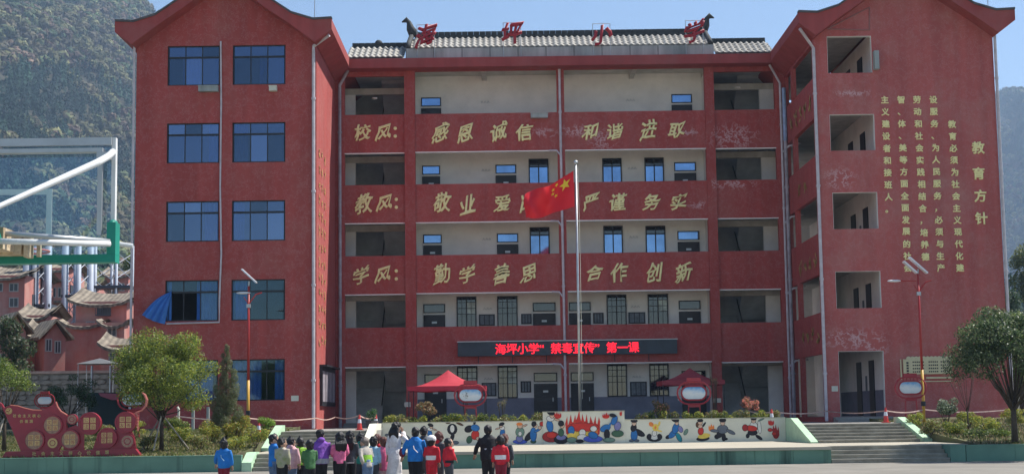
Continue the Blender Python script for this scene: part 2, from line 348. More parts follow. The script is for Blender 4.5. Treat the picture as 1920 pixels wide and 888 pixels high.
# blue curtain blown out of the second-floor window
mb = MB(); vv = []; ff = []; n = 14; m_ = 12
for i in range(n+1):
    u = i/n
    for j in range(m_+1):
        v = j/m_
        top = Vector((onY(322, 545, Y1).x, Y1+.05, onY(322, 545, Y1).z)); e0 = onY(308+3*u, 603, Y1-.35)
        a = onY(266, 590, Y1-.5); b = onY(308, 607, Y1-.25)
        end = a.lerp(b, v) + Vector((0, 0, -.06*math.sin(v*math.pi)))
        p = top.lerp(end, u); bulge = math.sin(u*math.pi)*.17
        p += Vector((-.25*bulge*(1-v), -.5*bulge+.16*math.sin(v*21)*u**.6, .75*bulge*(1-v)))
        vv.append(p)
for i in range(n):
    for j in range(m_): ff.append((i*(m_+1)+j, (i+1)*(m_+1)+j, (i+1)*(m_+1)+j+1, i*(m_+1)+j+1))
mb.add(vv, ff); o = mb.build('window_curtain', curtain_m, None, smooth=True, recalc=False)
tag(o, 'bright blue curtain blowing out of a left wing window above the round tree', 'curtain')
# small drip boxes under the top windows
for (px0, px1, py0, py1, Y) in ((374, 410, 163, 173, Y1), (506, 520, 163, 172, Y1), (995, 1027, 214, 222, YC)):
    a = onY(px0, py0, Y); b = onY(px1, py1, Y); mb = MB(); mb.box(a.x, b.x, Y-.28, Y-.004, b.z, a.z); mb.box(a.x-.015, b.x+.015, Y-.3, Y-.28, a.z-.04, a.z+.015)
    part(mb, 'ledge_box', parapet_m if px0 != 506 else cream)

# ---- wing roofs (profile with upturned eave, pushed along Y)
tile_top = mat('dark_top_tile', (.10, .09, .09), .8, .3, 3, .3)
def wing_roof(x0, x1, lab):
    c = (x0+x1)/2; hw = (x1-x0)/2; y0, y1 = Y1-.9, 90.9; zE = 19.76
    prof = [(0, 22.25), (hw*.25, 21.5), (hw*.5, 20.75), (hw*.75, 20.05), (hw-.05, 19.74), (hw+.8, 19.78)]
    mb = MB(); th = .5
    top = [(c-p[0], p[1]) for p in prof[::-1]] + [(c+p[0], p[1]) for p in prof[1:]]
    bot = [(c-p[0]*.985, p[1]-th) for p in prof[::-1]] + [(c+p[0]*.985, p[1]-th) for p in prof[1:]]
    bot[0] = (c-(hw+.80), 19.30); bot[-1] = (c+hw+.80, 19.30); bot[1] = (c-hw-.03, 18.72); bot[-2] = (c+hw+.03, 18.72)
    n = len(top); vv = []; ff = []
    def ringat(y, lift=0): return [(p[0], y, p[1]) for p in top] + [(p[0], y, p[1]) for p in bot]
    # the barge band in front, the soffit slab behind it
    for i in range(n-1):
        q = [top[i], top[i+1], bot[i+1], bot[i]]
        mb.m = 0; mb.quad(*[(p[0], y0, p[1]) for p in q]); mb.quad(*[(p[0], y1, p[1]) for p in q][::-1])
        mb.quad((bot[i][0], y0, bot[i][1]), (bot[i+1][0], y0, bot[i+1][1]), (bot[i+1][0], y1, bot[i+1][1]), (bot[i][0], y1, bot[i][1]))
        mb.m = 1; mb.quad((top[i][0], y0, top[i][1]), (top[i][0], y1, top[i][1]), (top[i+1][0], y1, top[i+1][1]), (top[i+1][0], y0, top[i+1][1]))
    mb.m = 0
    for i in (0, n-1): mb.quad((top[i][0], y0, top[i][1]), (top[i][0], y1, top[i][1]), (bot[i][0], y1, bot[i][1]), (bot[i][0], y0, bot[i][1]))
    part(mb, 'roof', [redtrim, tile_top], label=lab, recalc=False)
    # dark coping tile line along the barge
    mb = MB()
    for i in range(n-1):
        a, b = top[i], top[i+1]; mb.add([(a[0], y0-.06, a[1]), (b[0], y0-.06, b[1]), (b[0], y0-.06, b[1]+.1), (a[0], y0-.06, a[1]+.1), (a[0], y0+.3, a[1]), (b[0], y0+.3, b[1]), (b[0], y0+.3, b[1]+.1), (a[0], y0+.3, a[1]+.1)],
               [(0,1,2,3),(7,6,5,4),(3,2,6,7),(0,4,5,1)])
    part(mb, 'barge_coping', tile_top)
wing_roof(LX0, LX1, 'gabled red roof edge of the left wing')
wing_roof(RX0, RX1, 'gabled red roof edge of the right wing')

# ---- right wing
OX0, OX1 = 14.74, 16.78
ops = [(OX0, OX1, FL, 4.41)] + [(OX0, OX1, 2.74+ST*k, 4.41+ST*k) for k in range(1, 4)] + [(OX0, OX1, 2.74+ST*4, 18.86)]
mb = MB(); pierced(mb, RX0, RX1, 0, 19.3, ops, lambda a, b, d: (a, Y1+d, b), .24)
xc = (RX0+RX1)/2; mb.prism([(RX0, 19.302), (RX1, 19.302), (RX1-.6, 19.9), (xc+2.0, 20.9), (xc, 21.9), (xc-2.0, 20.9), (RX0+.6, 19.9)], Y1, Y1+.24)
part(mb, 'front_wall', red_hazed, label='red front wall of the right wing with a column of corridor openings and gold text')
# triangular framed panel above the top opening
a = onY(1551, 55, Y1); b = onY(1630, 14, Y1); c = onY(1630, 57, Y1); mb = MB()
for p, q in ((a, b), (b, c), (a, c)): mb.tube([(p.x, Y1-.02, p.z), (q.x, Y1-.02, q.z)], .03, 4)
part(mb, 'triangular_trim', mat('pink_trim', (.34, .16, .15), .8))
# side face with balcony openings (X = RX0)
sops = []
for k in range(5):
    zt = (4.33+ST*k) if k < 4 else 18.6; zb = FL if k == 0 else 2.6+ST*k
    sops += [(Y1+.5, 77.3, zb, zt), (77.75, YC-.12, zb, zt)]
mb = MB(); pierced(mb, Y1+.244, 82.0, 0, 19.3, sops, lambda a, b, d: (RX0+d, a, b), .2); part(mb, 'side_wall', red, label='left flank of the right wing with balcony bands and faded gold strokes')
mb = MB(); mb.box(RX1-.24, RX1, Y1+.244, 90, 0, 19.3).box(RX0, RX1-.244, 89.76, 90, 0, 19.3); part(mb, 'rear_wall', red)
IX = 16.95
mb = MB(); mb.box(IX, IX+.2, Y1+.25, 89, 0, 19.2); part(mb, 'corridor_wall', white_wall)
mb = MB(); mb.box(IX-.012, IX-.002, Y1+.25, 82, FL, FL+1.2); part(mb, 'dado', dado_m)
mb = MB(); mb.box(RX0+.21, RX0+.214, Y1+.25, Y1+.5, 0, 19.2); part(mb, 'inner_lining', white_wall)
mb = MB(); mb.box(RX0+.21, IX, 89, 89.2, 0, 19.2); part(mb, 'corridor_end_wall', white_wall)
for k in range(6):
    mb = MB(); mb.box(RX0+.204, IX-.015, Y1+.244, 89, FL+ST*k-.15, FL+ST*k-.0); part(mb, 'corridor_slab', ceil_m)
for k in range(5):
    # white-painted reveal round each opening
    x0, x1, z0, z1 = ops[k]; mb = MB(); e = .012
    mb.box(x0+.002, x0+e, Y1+.004, Y1+.25, z0+.01, z1-.002).box(x1-e, x1-.002, Y1+.004, Y1+.25, z0+.01, z1-.002).box(x0+e, x1-e, Y1+.004, Y1+.25, z1-e, z1-.002)
    part(mb, 'white_reveal', white_wall)
    for yy in (74.3, 77.0):
        z = FL+ST*k; mb = MB(); mb.box(IX-.05, IX-.014, yy, yy+1.0, z+.01, z+2.6); part(mb, 'corridor_door', door_m)
    mb = MB(); mb.box(IX-.04, IX-.014, 75.85, 76.15, FL+ST*k+1.2, FL+ST*k+1.9); part(mb, 'door_sign', board_m)
# open grey shutter at top opening
a = onY(1636, 98, Y1); b = onY(1646, 132, Y1); mb = MB(); mb.box(a.x, b.x, Y1-.35, Y1-.004, b.z, a.z); part(mb, 'shutter', parapet_m)

# ---- central block
EX = [(-8.28, -5.24), (-4.70, 2.51), (2.89, 10.04), (10.51, 13.60)]
RT = lambda k: 2.60+ST*k
OT = [4.30, 7.90, 11.47, 15.06, 19.20]; OTs = [4.25, 7.88, 11.47, 15.04, 18.98]
BN = ['left stairwell bay', 'left main bay', 'right main bay', 'right stairwell bay']
for bi, (x0, x1) in enumerate(EX):
    for k in range(1, 5):
        zb = (OTs if bi in (0, 3) else OT)[k-1]
        mb = MB(); mb.box(x0, x1, YC, YC+.18, zb, RT(k)); o = part(mb, 'balcony_band', red); 
        mb = MB(); mb.box(x0+.004, x1-.004, YC-.012, YC+.2, zb-.05, zb-.002); part(mb, 'band_soffit', white_wall)
    zt = (OTs if bi in (0, 3) else OT)[4]
    mb = MB(); mb.box(x0, x1, YC, YC+.18, zt, 19.6); part(mb, 'eave_beam', red)
PIL = [(-8.745, -8.28), (-5.24, -4.70), (2.51, 2.89), (10.04, 10.51), (13.60, 14.105)]
for i, (x0, x1) in enumerate(PIL):
    mb = MB(); mb.box(x0+.001, x1-.001, YC-(.1 if i in (1, 3) else .03), YC+.35, 0, 19.58); part(mb, 'pillar', red)
# roof edge band and soffit
mb = MB(); mb.box(-8.0, 13.4, YC-.9, YC-.02, 19.22, 19.3).box(-8.0, 13.4, YC-.9, YC-.72, 19.302, 19.70); mb.box(-8.0, 13.4, YC-.718, YC+4, 19.6, 19.69); part(mb, 'roof_edge', redtrim, label='red gutter band under the tiled roof')
# corridor back wall, slabs, ceilings
mb = MB(); mb.box(-4.95, 10.17, YB, YB+.2, 0, 19.6); part(mb, 'corridor_wall', white_wall)
mb = MB(); mb.box(-4.8, 10.3, YB-.012, YB-.002, FL, FL+1.15); part(mb, 'dado', dado_m)
for k in range(6):
    z = FL+ST*k if k < 5 else 19.58
    mb = MB(); mb.box(-8.6, 14.1, YC+.19, YB-.004, z-.15, z); part(mb, 'corridor_slab', ceil_m)
    if k: 
        for x in (-4.97, -1.2, 2.7, 6.5, 10.27): mb = MB(); mb.box(x-.12, x+.12, YC+.2, YB-.01, z-.42, z-.152); part(mb, 'cross_beam', ceil_m)
# stairwell bays: deep dim stair rooms with landings, sloping flights and white jambs
stairw = mat('stairwell_grey_wall', (.68, .70, .70), .9, .25, .8)
for x0, x1 in (EX[0], EX[3]):
    lft = x0 < 0; a0, a1 = (-8.5, -4.9) if lft else (10.2, 14.1)
    mb = MB(); mb.box(a0, a1, 86.0, 86.2, 0, 19.6).box(a0-.1, a0-.004, YB+.3, 86.2, 0, 19.6).box(a1+.004, a1+.1, YB+.3, 86.2, 0, 19.6); part(mb, 'stairwell_wall', stairw)
    for k in range(5):
        z0 = FL+ST*k; z1 = z0+3.44
        if k: mb = MB(); mb.box(a0, a1, YB, YB+.9, z0-.15, z0); part(mb, 'stairwell_landing', stairw)
        g0, g1 = (x0+.33, x1+.3) if lft else (x0-.3, x1-.42)
        mb = MB(); mb.box(a0 if lft else g0, g1 if lft else a1, YB-.02, YB+.25, z0+2.62, z0+2.95); part(mb, 'stairwell_beam', ceil_m)
        mb = MB()
        if lft: mb.box(a0, g0, YB-.04, YB+.2, z0+.003, z0+2.616)
        else: mb.box(g1, a1, YB-.04, YB+.2, z0+.003, z0+2.616)
        part(mb, 'stairwell_jamb', white_wall)
        xm = (a0+a1)/2; mb = MB()
        for (xa, xb, ya, za, yb_, zb_) in ((a0+.3, xm-.05, YB+.9, z0, 85.0, z0+1.8), (xm+.05, a1-.3, 85.0, z0+1.8, YB+.9, z0+3.6)):
            mb.add([(xa, ya, za-.2), (xb, ya, za-.2), (xb, yb_, zb_-.2), (xa, yb_, zb_-.2), (xa, ya, za), (xb, ya, za), (xb, yb_, zb_), (xa, yb_, zb_)], [(0,3,2,1),(4,5,6,7),(0,1,5,4),(1,2,6,5),(2,3,7,6),(3,0,4,7)]); part(mb, 'stair_flight', stairw); mb = MB()
        mb.tube([(xm, YB+.8, z0+.9), (xm, 85.0, z0+2.7)], .03, 6); part(mb, 'stair_rail', frame_m)
for xa, xb in ((-8.6, -4.9), (10.2, 14.1)): mb = MB(); mb.box(xa, xb, YB, 86.2, 19.45, 19.59); part(mb, 'stairwell_ceiling', stairw)
for xx in (-5.0, 10.27):
    mb = MB(); mb.box(xx-.1, xx+.1, YC+.36, YB-.004, FL, 19.4); part(mb, 'cross_wall', white_wall)
# corridor doors and windows (px of the photograph turned into metres on the back wall)
def bw(px, py): p = onY(px, py, YB); return p.x, p.z
def c_door(px0, px1, k, blue=True, wide=False):
    x0 = bw(px0, 400 if k > 1 else 600)[0]; x1 = bw(px1, 400 if k > 1 else 600)[0]; z = FL+ST*k
    f = MB(); t = .05; y0, y1 = YB-.07, YB-.003
    f.box(x0-t, x0, y0, y1, z, z+1.86).box(x1, x1+t, y0, y1, z, z+1.86).box(x0, x1, y0, y1, z+1.81, z+1.86)
    f.box(x0-t, x0, y0, y1, z+1.96, z+2.42).box(x1, x1+t, y0, y1, z+1.96, z+2.42).box(x0, x1, y0, y1, z+2.37, z+2.42).box(x0, x1, y0, y1, z+1.96, z+2.0)
    d = f.build('door', frame_m if k < 2 else frame_m, school)
    g = MB(); g.box(x0+.003, x1-.003, y0+.03, y1, z+2.003, z+2.367); g.build('pane', pane_blue if blue else pane_dark, d)
    g = MB(); g.box(x0+.003, x1-.003, y0+.02, y1, z+.01, z+1.807); g.build('leaf', door_m, d)
    g = MB(); g.box(x1-.2, x1-.16, y0-.03, y0+.02, z+.95, z+1.15); g.build('handle', metal_g, d); g = MB(); g.box((x0+x1)/2-.13, (x0+x1)/2+.13, y0+.008, y0+.019, z+1.42, z+1.52); g.build('door_plate', metal_g, d)
    if not wide:
        g = MB(); g.box(x0-.12, x1+.12, y0+.01, y1+.001, z+2.2+.0, z+2.2+.0+.1); 
def c_win(px0, px1, k, ptop, pbot, style=0):
    x0 = bw(px0, ptop)[0]; x1 = bw(px1, ptop)[0]; z1 = bw((px0+px1)/2, ptop)[1]; z0 = FL+ST*k+1.15
    f = MB(); t = .06; y0, y1 = YB-.08, YB-.003; xm = (x0+x1)/2; zt = z1-.42
    f.box(x0, x0+t, y0, y1, z0, z1).box(x1-t, x1, y0, y1, z0, z1).box(x0+t, x1-t, y0, y1, z1-t, z1).box(x0+t, x1-t, y0, y1, z0, z0+t)
    f.box(xm-.03, xm+.03, y0, y1, z0+t, z1-t)
    if k > 1: f.box(x0+t, xm-.03, y0, y1, zt-.03, zt+.03).box(xm+.03, x1-t, y0, y1, zt-.03, zt+.03)
    wd = f.build('window', frame_m, school)
    cells = [(x0+t, xm-.03), (xm+.03, x1-t)]
    for i, (a, b) in enumerate(cells):
        if k > 1: segs = [(z0+t, zt-.03, pane_blue), (zt+.03, z1-t, pane_dark)]
        else:
            h = z1-z0; li = (style == 1 and i == 1) or style == 2
            segs = [(z0+t, z0+h*.45, pane_dark), (z0+h*.45, z0+h*.82, pane_light if li else pane_dark), (z0+h*.82, z1-t, pane_dark)]
        for (c0, c1, mm) in segs:
            g = MB(); g.box(a, b, y0+.03, y1, c0, c1); g.build('pane', mm, wd)
        if k <= 1:
            g = MB()
            for q in (.45, .63, .82): g.box(a, b, y0+.01, y0+.028, z0+(z1-z0)*q-.015, z0+(z1-z0)*q+.015)
            g.box((a+b)/2-.012, (a+b)/2+.012, y0+.012, y0+.026, z0+t, z1-t); g.build('glazing_bar', frame_m, wd)
c_door(793, 827, 4); c_door(1266, 1301, 4)
for a in ((794, 824), (932, 967), (1268, 1305)): c_door(*a, 3)
for a in ((991, 1028), (1129, 1165), (1208, 1244)): c_win(*a, 3, 298 if a[0] < 1100 else 297-(a[0]-1129)*.014, 0)
for a in ((795, 826), (933, 969), (1271, 1308)): c_door(*a, 2)
for a in ((993, 1030), (1131, 1167), (1210, 1247)): c_win(*a, 2, 426 if a[0] < 1100 else 423.5, 0)
for a in ((796, 833), (1001, 1040), (1069, 1106), (1275, 1312)): c_door(*a, 1, False)
for a, s in (((856, 893), 1), ((932, 970), 0), ((1137, 1174), 0), ((1214, 1252), 1)): c_win(*a, 1, 556-(a[0]-856)*.0135, 0, s)
for a in ((797, 834), (1001, 1041), (1070, 1109), (1277, 1318)): c_door(*a, 0, False)
for a, s in (((857, 895), 1), ((933, 970), 1), ((1138, 1175), 0), ((1217, 1253), 0)): c_win(*a, 0, 686-(a[0]-857)*.0135, 0, s)
for (px0, px1, py0, py1) in ((898, 928, 589, 610), (977, 997, 588, 607), (1112, 1132, 586, 606), (1178, 1210, 585, 606), (903, 931, 717, 742), (1181, 1213, 715, 742), (976, 996, 714, 735)):
    a = bw(px0, py0); b = bw(px1, py1); mb = MB(); mb.box(a[0], b[0], YB-.06, YB-.015, b[1], a[1]); bo = part(mb, 'notice_board', frame_m)
    g = MB(); xs = np.linspace(a[0]+.05, b[0]-.05, 4)
    for i in range(3): g.box(xs[i]+.02, xs[i+1]-.02, YB-.07, YB-.061, b[1]+.06, a[1]-.06)
    g.build('notice_sheet', board_m, bo)
for k in range(5):           # little fan-shaped wall crests between the windows
    for px in (912, 1187):
        x = bw(px, 400)[0]; z = FL+ST*k+2.15; mb = MB()
        for j in range(3): mb.tube([(x-.16+.16*j-.05, YB-.02, z-.06), (x-.16+.16*j, YB-.02, z+.06), (x-.16+.16*j+.06, YB-.02, z-.05)], .012, 4)
        part(mb, 'wall_crest', metal_g)
# ceiling lights on the stairwell bays
for px, py in ((703, 186), (1382, 166)):
    p = onY(px, py, YC+1.2); mb = MB(); mb.ell((p.x, YC+1.0, 19.0 if 0 else p.z), (.16, .16, .05)); part(mb, 'ceiling_lamp', white_wall)

# ---- tiled roofs of the central block
def s_row(x0, x1, zlow, zhigh, y0, y1, tpx=None):
    """one wavy row of roof tiles running up the slope (local origin at its foot)"""
    n = 6; segs = 4; vv = []; ff = []; w_ = x1-x0
    for s in range(segs):
        u0, u1 = s/segs, (s+1)/segs
        for (u, dz) in ((u0, .018), (u1, .0)):
            for i in range(n+1):
                a = i/n; h = .075*math.sin(math.pi*min(1, a*1.55)) if a < .645 else -.03*math.sin(math.pi*(a-.645)/.355)
                vv.append((w_*a, (y1-y0)*u, (zhigh-zlow)*u+h+dz))
        b = s*2*(n+1)
        for i in range(n): ff.append((b+i, b+i+1, b+n+1+i+1, b+n+1+i))
        ff.append(tuple(b+i for i in range(n+1)))
    return vv, ff
def tile_field(X0, X1, y0, y1, zl, zh, pitch=.30):
    n = round((X1-X0)/pitch); w_ = (X1-X0)/n; vv, ff = s_row(0, w_, zl, zh, y0, y1)
    me = bpy.data.meshes.new('tile_row'); me.from_pydata(vv, [], ff); me.materials.append(tile_m)
    field = MB(); field.quad((X0, y0, zl-.06), (X1, y0, zl-.06), (X1, y1, zh-.06), (X0, y1, zh-.06)); field.quad((X0, y0, zl-.3), (X1, y0, zl-.3), (X1, y0, zl-.06), (X0, y0, zl-.06))
    f = field.build('roof', parapet_m, school)
    for i in range(n): add_mesh('tile_row', me, f, (X0+w_*i, y0, zl))
    return f
tile_field(-8.1, -5.2, YC-.78, YC+1.2, 19.78, 20.75); tile_field(10.55, 13.5, YC-.78, YC+1.2, 19.78, 20.75)
mf = tile_field(-5.05, 10.42, YC-.4, YC+1.25, 20.32, 21.22)
mb = MB(); mb.box(-5.12, 10.5, YC-.5, YC-.3, 19.71, 20.28); mb.box(-5.12, -4.9, YC-.298, YC+2.4, 19.71, 20.5); mb.box(10.28, 10.5, YC-.298, YC+2.4, 19.71, 20.5); part(mb, 'parapet', parapet_m, label='weathered grey parapet below the raised tiled roof')
mb = MB()
for i in range(11): mb.box(-5.12+.001+i*1.42, -5.12+i*1.42+.03, YC-.512, YC-.502, 19.72, 20.27)
part(mb, 'parapet_joint', ridge_m)
def ridge(x0, x1, y, z, r=.16):
    mb = MB(); n = max(2, int((x1-x0)/.3)); 
    for i in range(n): mb.box(x0+(x1-x0)*i/n+.01, x0+(x1-x0)*(i+1)/n-.005, y-r*.7, y+r*.7, z+.02, z+.02+r)
    mb.box(x0, x1, y-r, y+r, z-.12, z+.02); part(mb, 'ridge', ridge_m)
ridge(-8.0, -5.1, YC+1.3, 20.82); ridge(10.5, 13.4, YC+1.3, 20.82); ridge(-4.75, 10.15, YC+1.35, 21.32, .2)
for sx_, x in ((1, -5.0), (-1, 10.37)):      # gable ends with curved horn finials
    mb = MB(); pts = [(x, YC-.45, 20.36), (x, YC+.2, 20.72), (x+sx_*.05, YC+.8, 21.1), (x+sx_*.12, YC+1.35, 21.45)]
    mb.tube(pts, [.14, .14, .14, .16], 6)
    mb.tube([(x+sx_*.25, YC+1.3, 21.35), (x+sx_*.02, YC+1.25, 21.75), (x-sx_*.05, YC+1.2, 22.05), (x+sx_*-.18, YC+1.2, 22.2), (x-sx_*.42, YC+1.2, 22.08)], [.3, .22, .13, .15, .03], 8)
    part(mb, 'horn_finial', ridge_m, smooth=True)

# ---- rainwater pipes
def pipe(pts, m=pipe_m, r=.055, name='rainwater_pipe'):
    mb = MB(); mb.tube(pts, r, 8)
    for i in range(len(pts)-1):
        a, b = Vector(pts[i]), Vector(pts[i+1])
        if abs(b.z-a.z) > 4:
            n = int(abs(b.z-a.z)/3.6)
            for q in range(n): p = a.lerp(b, (q+.5)/n); mb.tube([p+Vector((0, 0, .05)), p-Vector((0, 0, .05))], r*1.35, 8)
    part(mb, name, m, smooth=False)
pipe([(-17.5, Y1-.3, 19.2), (LX0-.1, Y1-.1, 19.12), (LX0-.09, Y1-.09, 18.9), (LX0-.09, Y1-.09, 1.3)])
pipe([(-13.2+.06, Y1-.07, 19.0), (-13.1, Y1-.07, 16.1), (-13.12, Y1-.07, 12.2), (-13.05, Y1-.07, 9.2), (-13.12, Y1-.07, 7.1), (-13.12, Y1-.07, 6.1), (-15.5, Y1-.07, 6.06)], pipe_m, .04)
pipe([(-8.1, Y1-.55, 19.1), (LX1-.12, Y1-.1, 18.7), (LX1-.12, Y1-.1, 18.4), (LX1-.12, Y1-.1, 1.3)], pipe_m, .075)
pipe([(-8.05, YC-.5, 19.2), (LX1+.25, YC-.2, 18.5), (LX1+.25, YC-.2, 18.2), (LX1+.25, YC-.2, 1.2)], pipe_o, .08)
pipe([(2.66, YC-.13, 19.2), (2.70, YC-.13, 1.5)], pipe_m, .065)
pipe([(13.3, YC-.5, 19.2), (13.85, YC-.2, 18.3), (13.85, YC-.2, 1.3)], pipe_m, .06)
pipe([(13.99, YC-.45, 18.0), (13.99, YC-.45, 15.3)], pipe_b, .1); pipe([(13.99, YC-.45, 15.28), (13.98, YC-.45, 1.3)], pipe_o, .09)
pipe([(13.4, Y1-.6, 19.1), (RX0-.02, Y1-.1, 18.3), (RX0-.02, Y1-.1, 1.3)], pipe_m, .075)
pipe([(RX1+.08, Y1-.08, 19.0), (RX1+.08, Y1-.08, 1.3)], pipe_m, .07)
for k in range(1, 5):
    z = OT[k-1]-.05
    for (xa, ya, xb, yb, dz) in ((2.66, YC-.13, 2.1, YC-.05, .12), (13.88, YC-.25, 14.6, YC-1.2, .25)):
        mb = MB(); mb.tube([(xa, ya, z-.25), (xa+(xb-xa)*.35, ya+(yb-ya)*.3, z), (xb, yb, z+.02)], .05, 6); part(mb, 'branch_pipe', pipe_m)

# ---- gold lettering on the balcony bands
def band_text(s, pts, k):
    for ch, (px, py) in zip(s, pts):
        p = onY(px, py, YC-.03); 
        if ch == '：':
            mb = MB()
            for dz in (-.2, .2): mb.ell((p.x, YC-.03, p.z+dz), (.09, .03, .09), 8, 5)
            part(mb, 'gold_character', gold); continue
        put_glyph(ch, p.x, YC-.03, p.z, .93, gold, school, weight=.025, ext=.03, brush=1)
# (one mesh per character)
band_text('校风：感恩诚信和谐进取', [(680,248),(719,249),(741,248),(826,249),(872,250),(935,247),(983,248),(1107,246),(1153,246),(1216,244),(1269,243)], 4)
band_text('教风：敬业爱岗严谨务实', [(682,382),(721,381),(743,381),(829,380),(877,383),(942,381),(990,381),(1108,379),(1158,379),(1222,378),(1273,377)], 3)
band_text('学风：勤学善思合作创新', [(677,515),(718,515),(743,515),(829,514),(876,513),(940,514),(992,512),(1115,510),(1161,511),(1226,511),(1282,511)], 2)
# ---- gold text on the right wing
def col_text(s, px0, py0, px1, py1, size):
    n = len(s)
    for i, ch in enumerate(s):
        u = i/(n-1); p = onY(px0+(px1-px0)*u, py0+(py1-py0)*u, Y1-.02); put_glyph(ch, p.x, Y1-.02, p.z, size, gold, school, weight=.036, ext=.03)
col_text('教育必须为社会主义现代化建', 1785, 233, 1800, 502, .36)
col_text('设服务、为人民服务，必须与生产', 1750, 187, 1764, 502, .36)
col_text('劳动和社会实践相结合，培养德', 1719, 187, 1735, 481, .36)
col_text('智、体、美等方面全面发展的社会', 1689, 187, 1702, 502, .36)
col_text('主义建设者和接班人。', 1659, 187, 1667, 392, .36)
for ch, (px, py) in zip('教育方针', ((1834, 277), (1835, 325), (1838, 367), (1840, 409))):
    p = onY(px, py, Y1-.02); put_glyph(ch, p.x, Y1-.02, p.z, .58, gold, school, weight=.03, ext=.03)
# ---- weathered strokes on the two flanks (letters there are too foreshortened to read)
def strokes(X, y0, y1, z, n, size, facing, m):
    for i in range(n):
        yy = y0+(y1-y0)*(i+.5)/n; mb = MB(); r_ = random.Random(i*7+int(z*10)); x = X+facing*.03
        for q in range(5):
            a0 = r_.uniform(-.5, .5)*size; b0 = r_.uniform(-.5, .5)*size; an = r_.choice((0, 1.57, .6, -.6))+r_.uniform(-.2, .2); l = size*r_.uniform(.3, .6); t = size*.055
            c, s_ = math.cos(an), math.sin(an); P = lambda u, v: (x, yy+a0*.5+u*c-v*s_, z+b0*.6+u*s_+v*c)
            mb.quad(P(-l/2, -t), P(l/2, -t), P(l/2, t*1.6), P(-l/2, t))
        part(mb, 'faded_character', m, recalc=False)
goldf = mat('faded_gold_letter', (.50, .34, .12), .6, .2, 4)
strokes(RX0, Y1+.7, 78.4, 15.95, 5, 1.0, -1, goldf); strokes(RX0, 74.0, 76.9, 12.4, 2, .95, -1, goldf)
strokes(RX0, Y1+.6, 77.2, 8.7, 4, .95, -1, goldf); strokes(RX0, Y1+.6, 77.2, 5.2, 4, .9, -1, goldf)
for i in range(13): strokes(LX1, Y1+.5, Y1+3.6, 13.9-.72*i, 3, .6, 1, goldf)
# small white plaques
for (px0, px1, py0, py1, Y) in ((546, 560, 741, 751, Y1), (1559, 1571, 723, 733, Y1), (758, 770, 753, 762, YC-.1), (1286-15, 1286-8, 742, 750, YC-.1), (1338, 1352, 746, 754, YC-.1)):
    a = onY(px0, py0, Y); b = onY(px1, py1, Y); mb = MB(); mb.box(a.x, b.x, Y-.03, Y-.004, b.z, a.z); o = part(mb, 'white_plaque', cream)
# notice case on the left wing's flank
mb = MB(); mb.box(LX1+.002, LX1+.12, Y1+1.2, Y1+6.6, 2.3, 4.1); mb.box(LX1+.002, LX1+.35, Y1+1.1, Y1+6.7, 4.1, 4.18); o = part(mb, 'notice_case', frame_m, label='dark notice case on the flank of the left wing')
mb = MB()
for i in range(4): mb.box(LX1+.121, LX1+.13, Y1+1.4+1.3*i, Y1+2.4+1.3*i, 2.5, 3.9)
mb.build('notice_sheet', mat('faded_poster', (.3, .27, .3), .6, .3, 3), o)
# plinth steps before the doors
mb = MB(); mb.box(-8.3, 13.6, YC-1.0, YC+.0, 1.25, 1.36); mb.box(-8.3, 13.6, YC-.5, YC+.2, 1.362, 1.478); mb.box(RX0+.3, 17.0, Y1-1.0, Y1-.002, 1.25, 1.36); mb.box(RX0+.3, 17.0, Y1-.5, Y1-.004, 1.362, 1.476); part(mb, 'plinth_step', conc)
# lightning rods
for px, X in ((590, None), (1853, None)):
    p = onY(px, 20, Y1+2); mb = MB(); mb.tube([(p.x, Y1+2, 19.7), (p.x, Y1+2, 22.6)], .02, 5); part(mb, 'lightning_rod', metal_g)
mb = MB(); p = onY(710, 74, YC+1.3); mb.ell((p.x, YC+1.3, 21.0), (.2, .2, .18)); part(mb, 'roof_vent', ridge_m, smooth=True)

# ================================================================== SIGNS ON THE BUILDING
sgn = thing('rooftop_sign', 'four separate dark red brush-style characters on frames along the roof ridge', 'sign', (2.7, YC-.5, 19.7))
crim = mat('crimson_sign_letter', (.36, .02, .03), .5, .15, 3)
for ch, px, py in (('海', 798, 66), ('坪', 960, 62), ('小', 1128, 64), ('学', 1302, 58)):
    p = onY(px, py, YC-.62); put_glyph(ch, p.x, YC-.62, p.z, 1.18, crim, sgn, 'character', weight=.03, ext=.05, brush=1)
    mb = MB(); w_ = .44
    for dx in (-w_, w_): mb.tube([(p.x+dx, YC-.54, 19.6), (p.x+dx, YC-.54, p.z+.55)], .018, 5)
    mb.tube([(p.x-w_, YC-.54, p.z+.55), (p.x+w_, YC-.54, p.z+.55)], .018, 5); mb.build('letter_frame', metal_g, sgn)
led = thing('led_sign', 'long dark LED display with red running text above the ground floor', 'LED sign', (2.8, YC-.3, 4.7))
a = onY(858, 641, YC-.3); b = onY(1270, 663, YC-.3)
mb = MB(); mb.box(a.x, b.x, YC-.3, YC-.06, 4.70, 5.40); mb.build('housing', mat('led_housing', (.035, .05, .065), .45, .2, 2), led)
mb = MB(); mb.box(a.x-.03, b.x+.03, YC-.36, YC-.04, 5.402, 5.44); mb.build('hood', metal_g, led)
mb = MB()
for i in range(6): mb.box(a.x+1+i*1.7, a.x+1.04+i*1.7, YC-.16, YC-.1, 4.35, 4.698)
mb.build('bracket', frame_m, led)
ledm = emit_mat('red_led', (1.0, .012, .03), 1.1)
xs0 = onY(928, 653, YC-.33).x; xs1 = onY(1199, 650, YC-.33).x; txt = '海坪小学“禁毒宣传”第一课'
for i, ch in enumerate(txt):
    x = xs0+.28+(xs1-xs0-.56)*i/(len(txt)-1); put_glyph(ch, x, YC-.32, 5.04, .56, ledm, led, 'character', weight=.012, ext=.01)
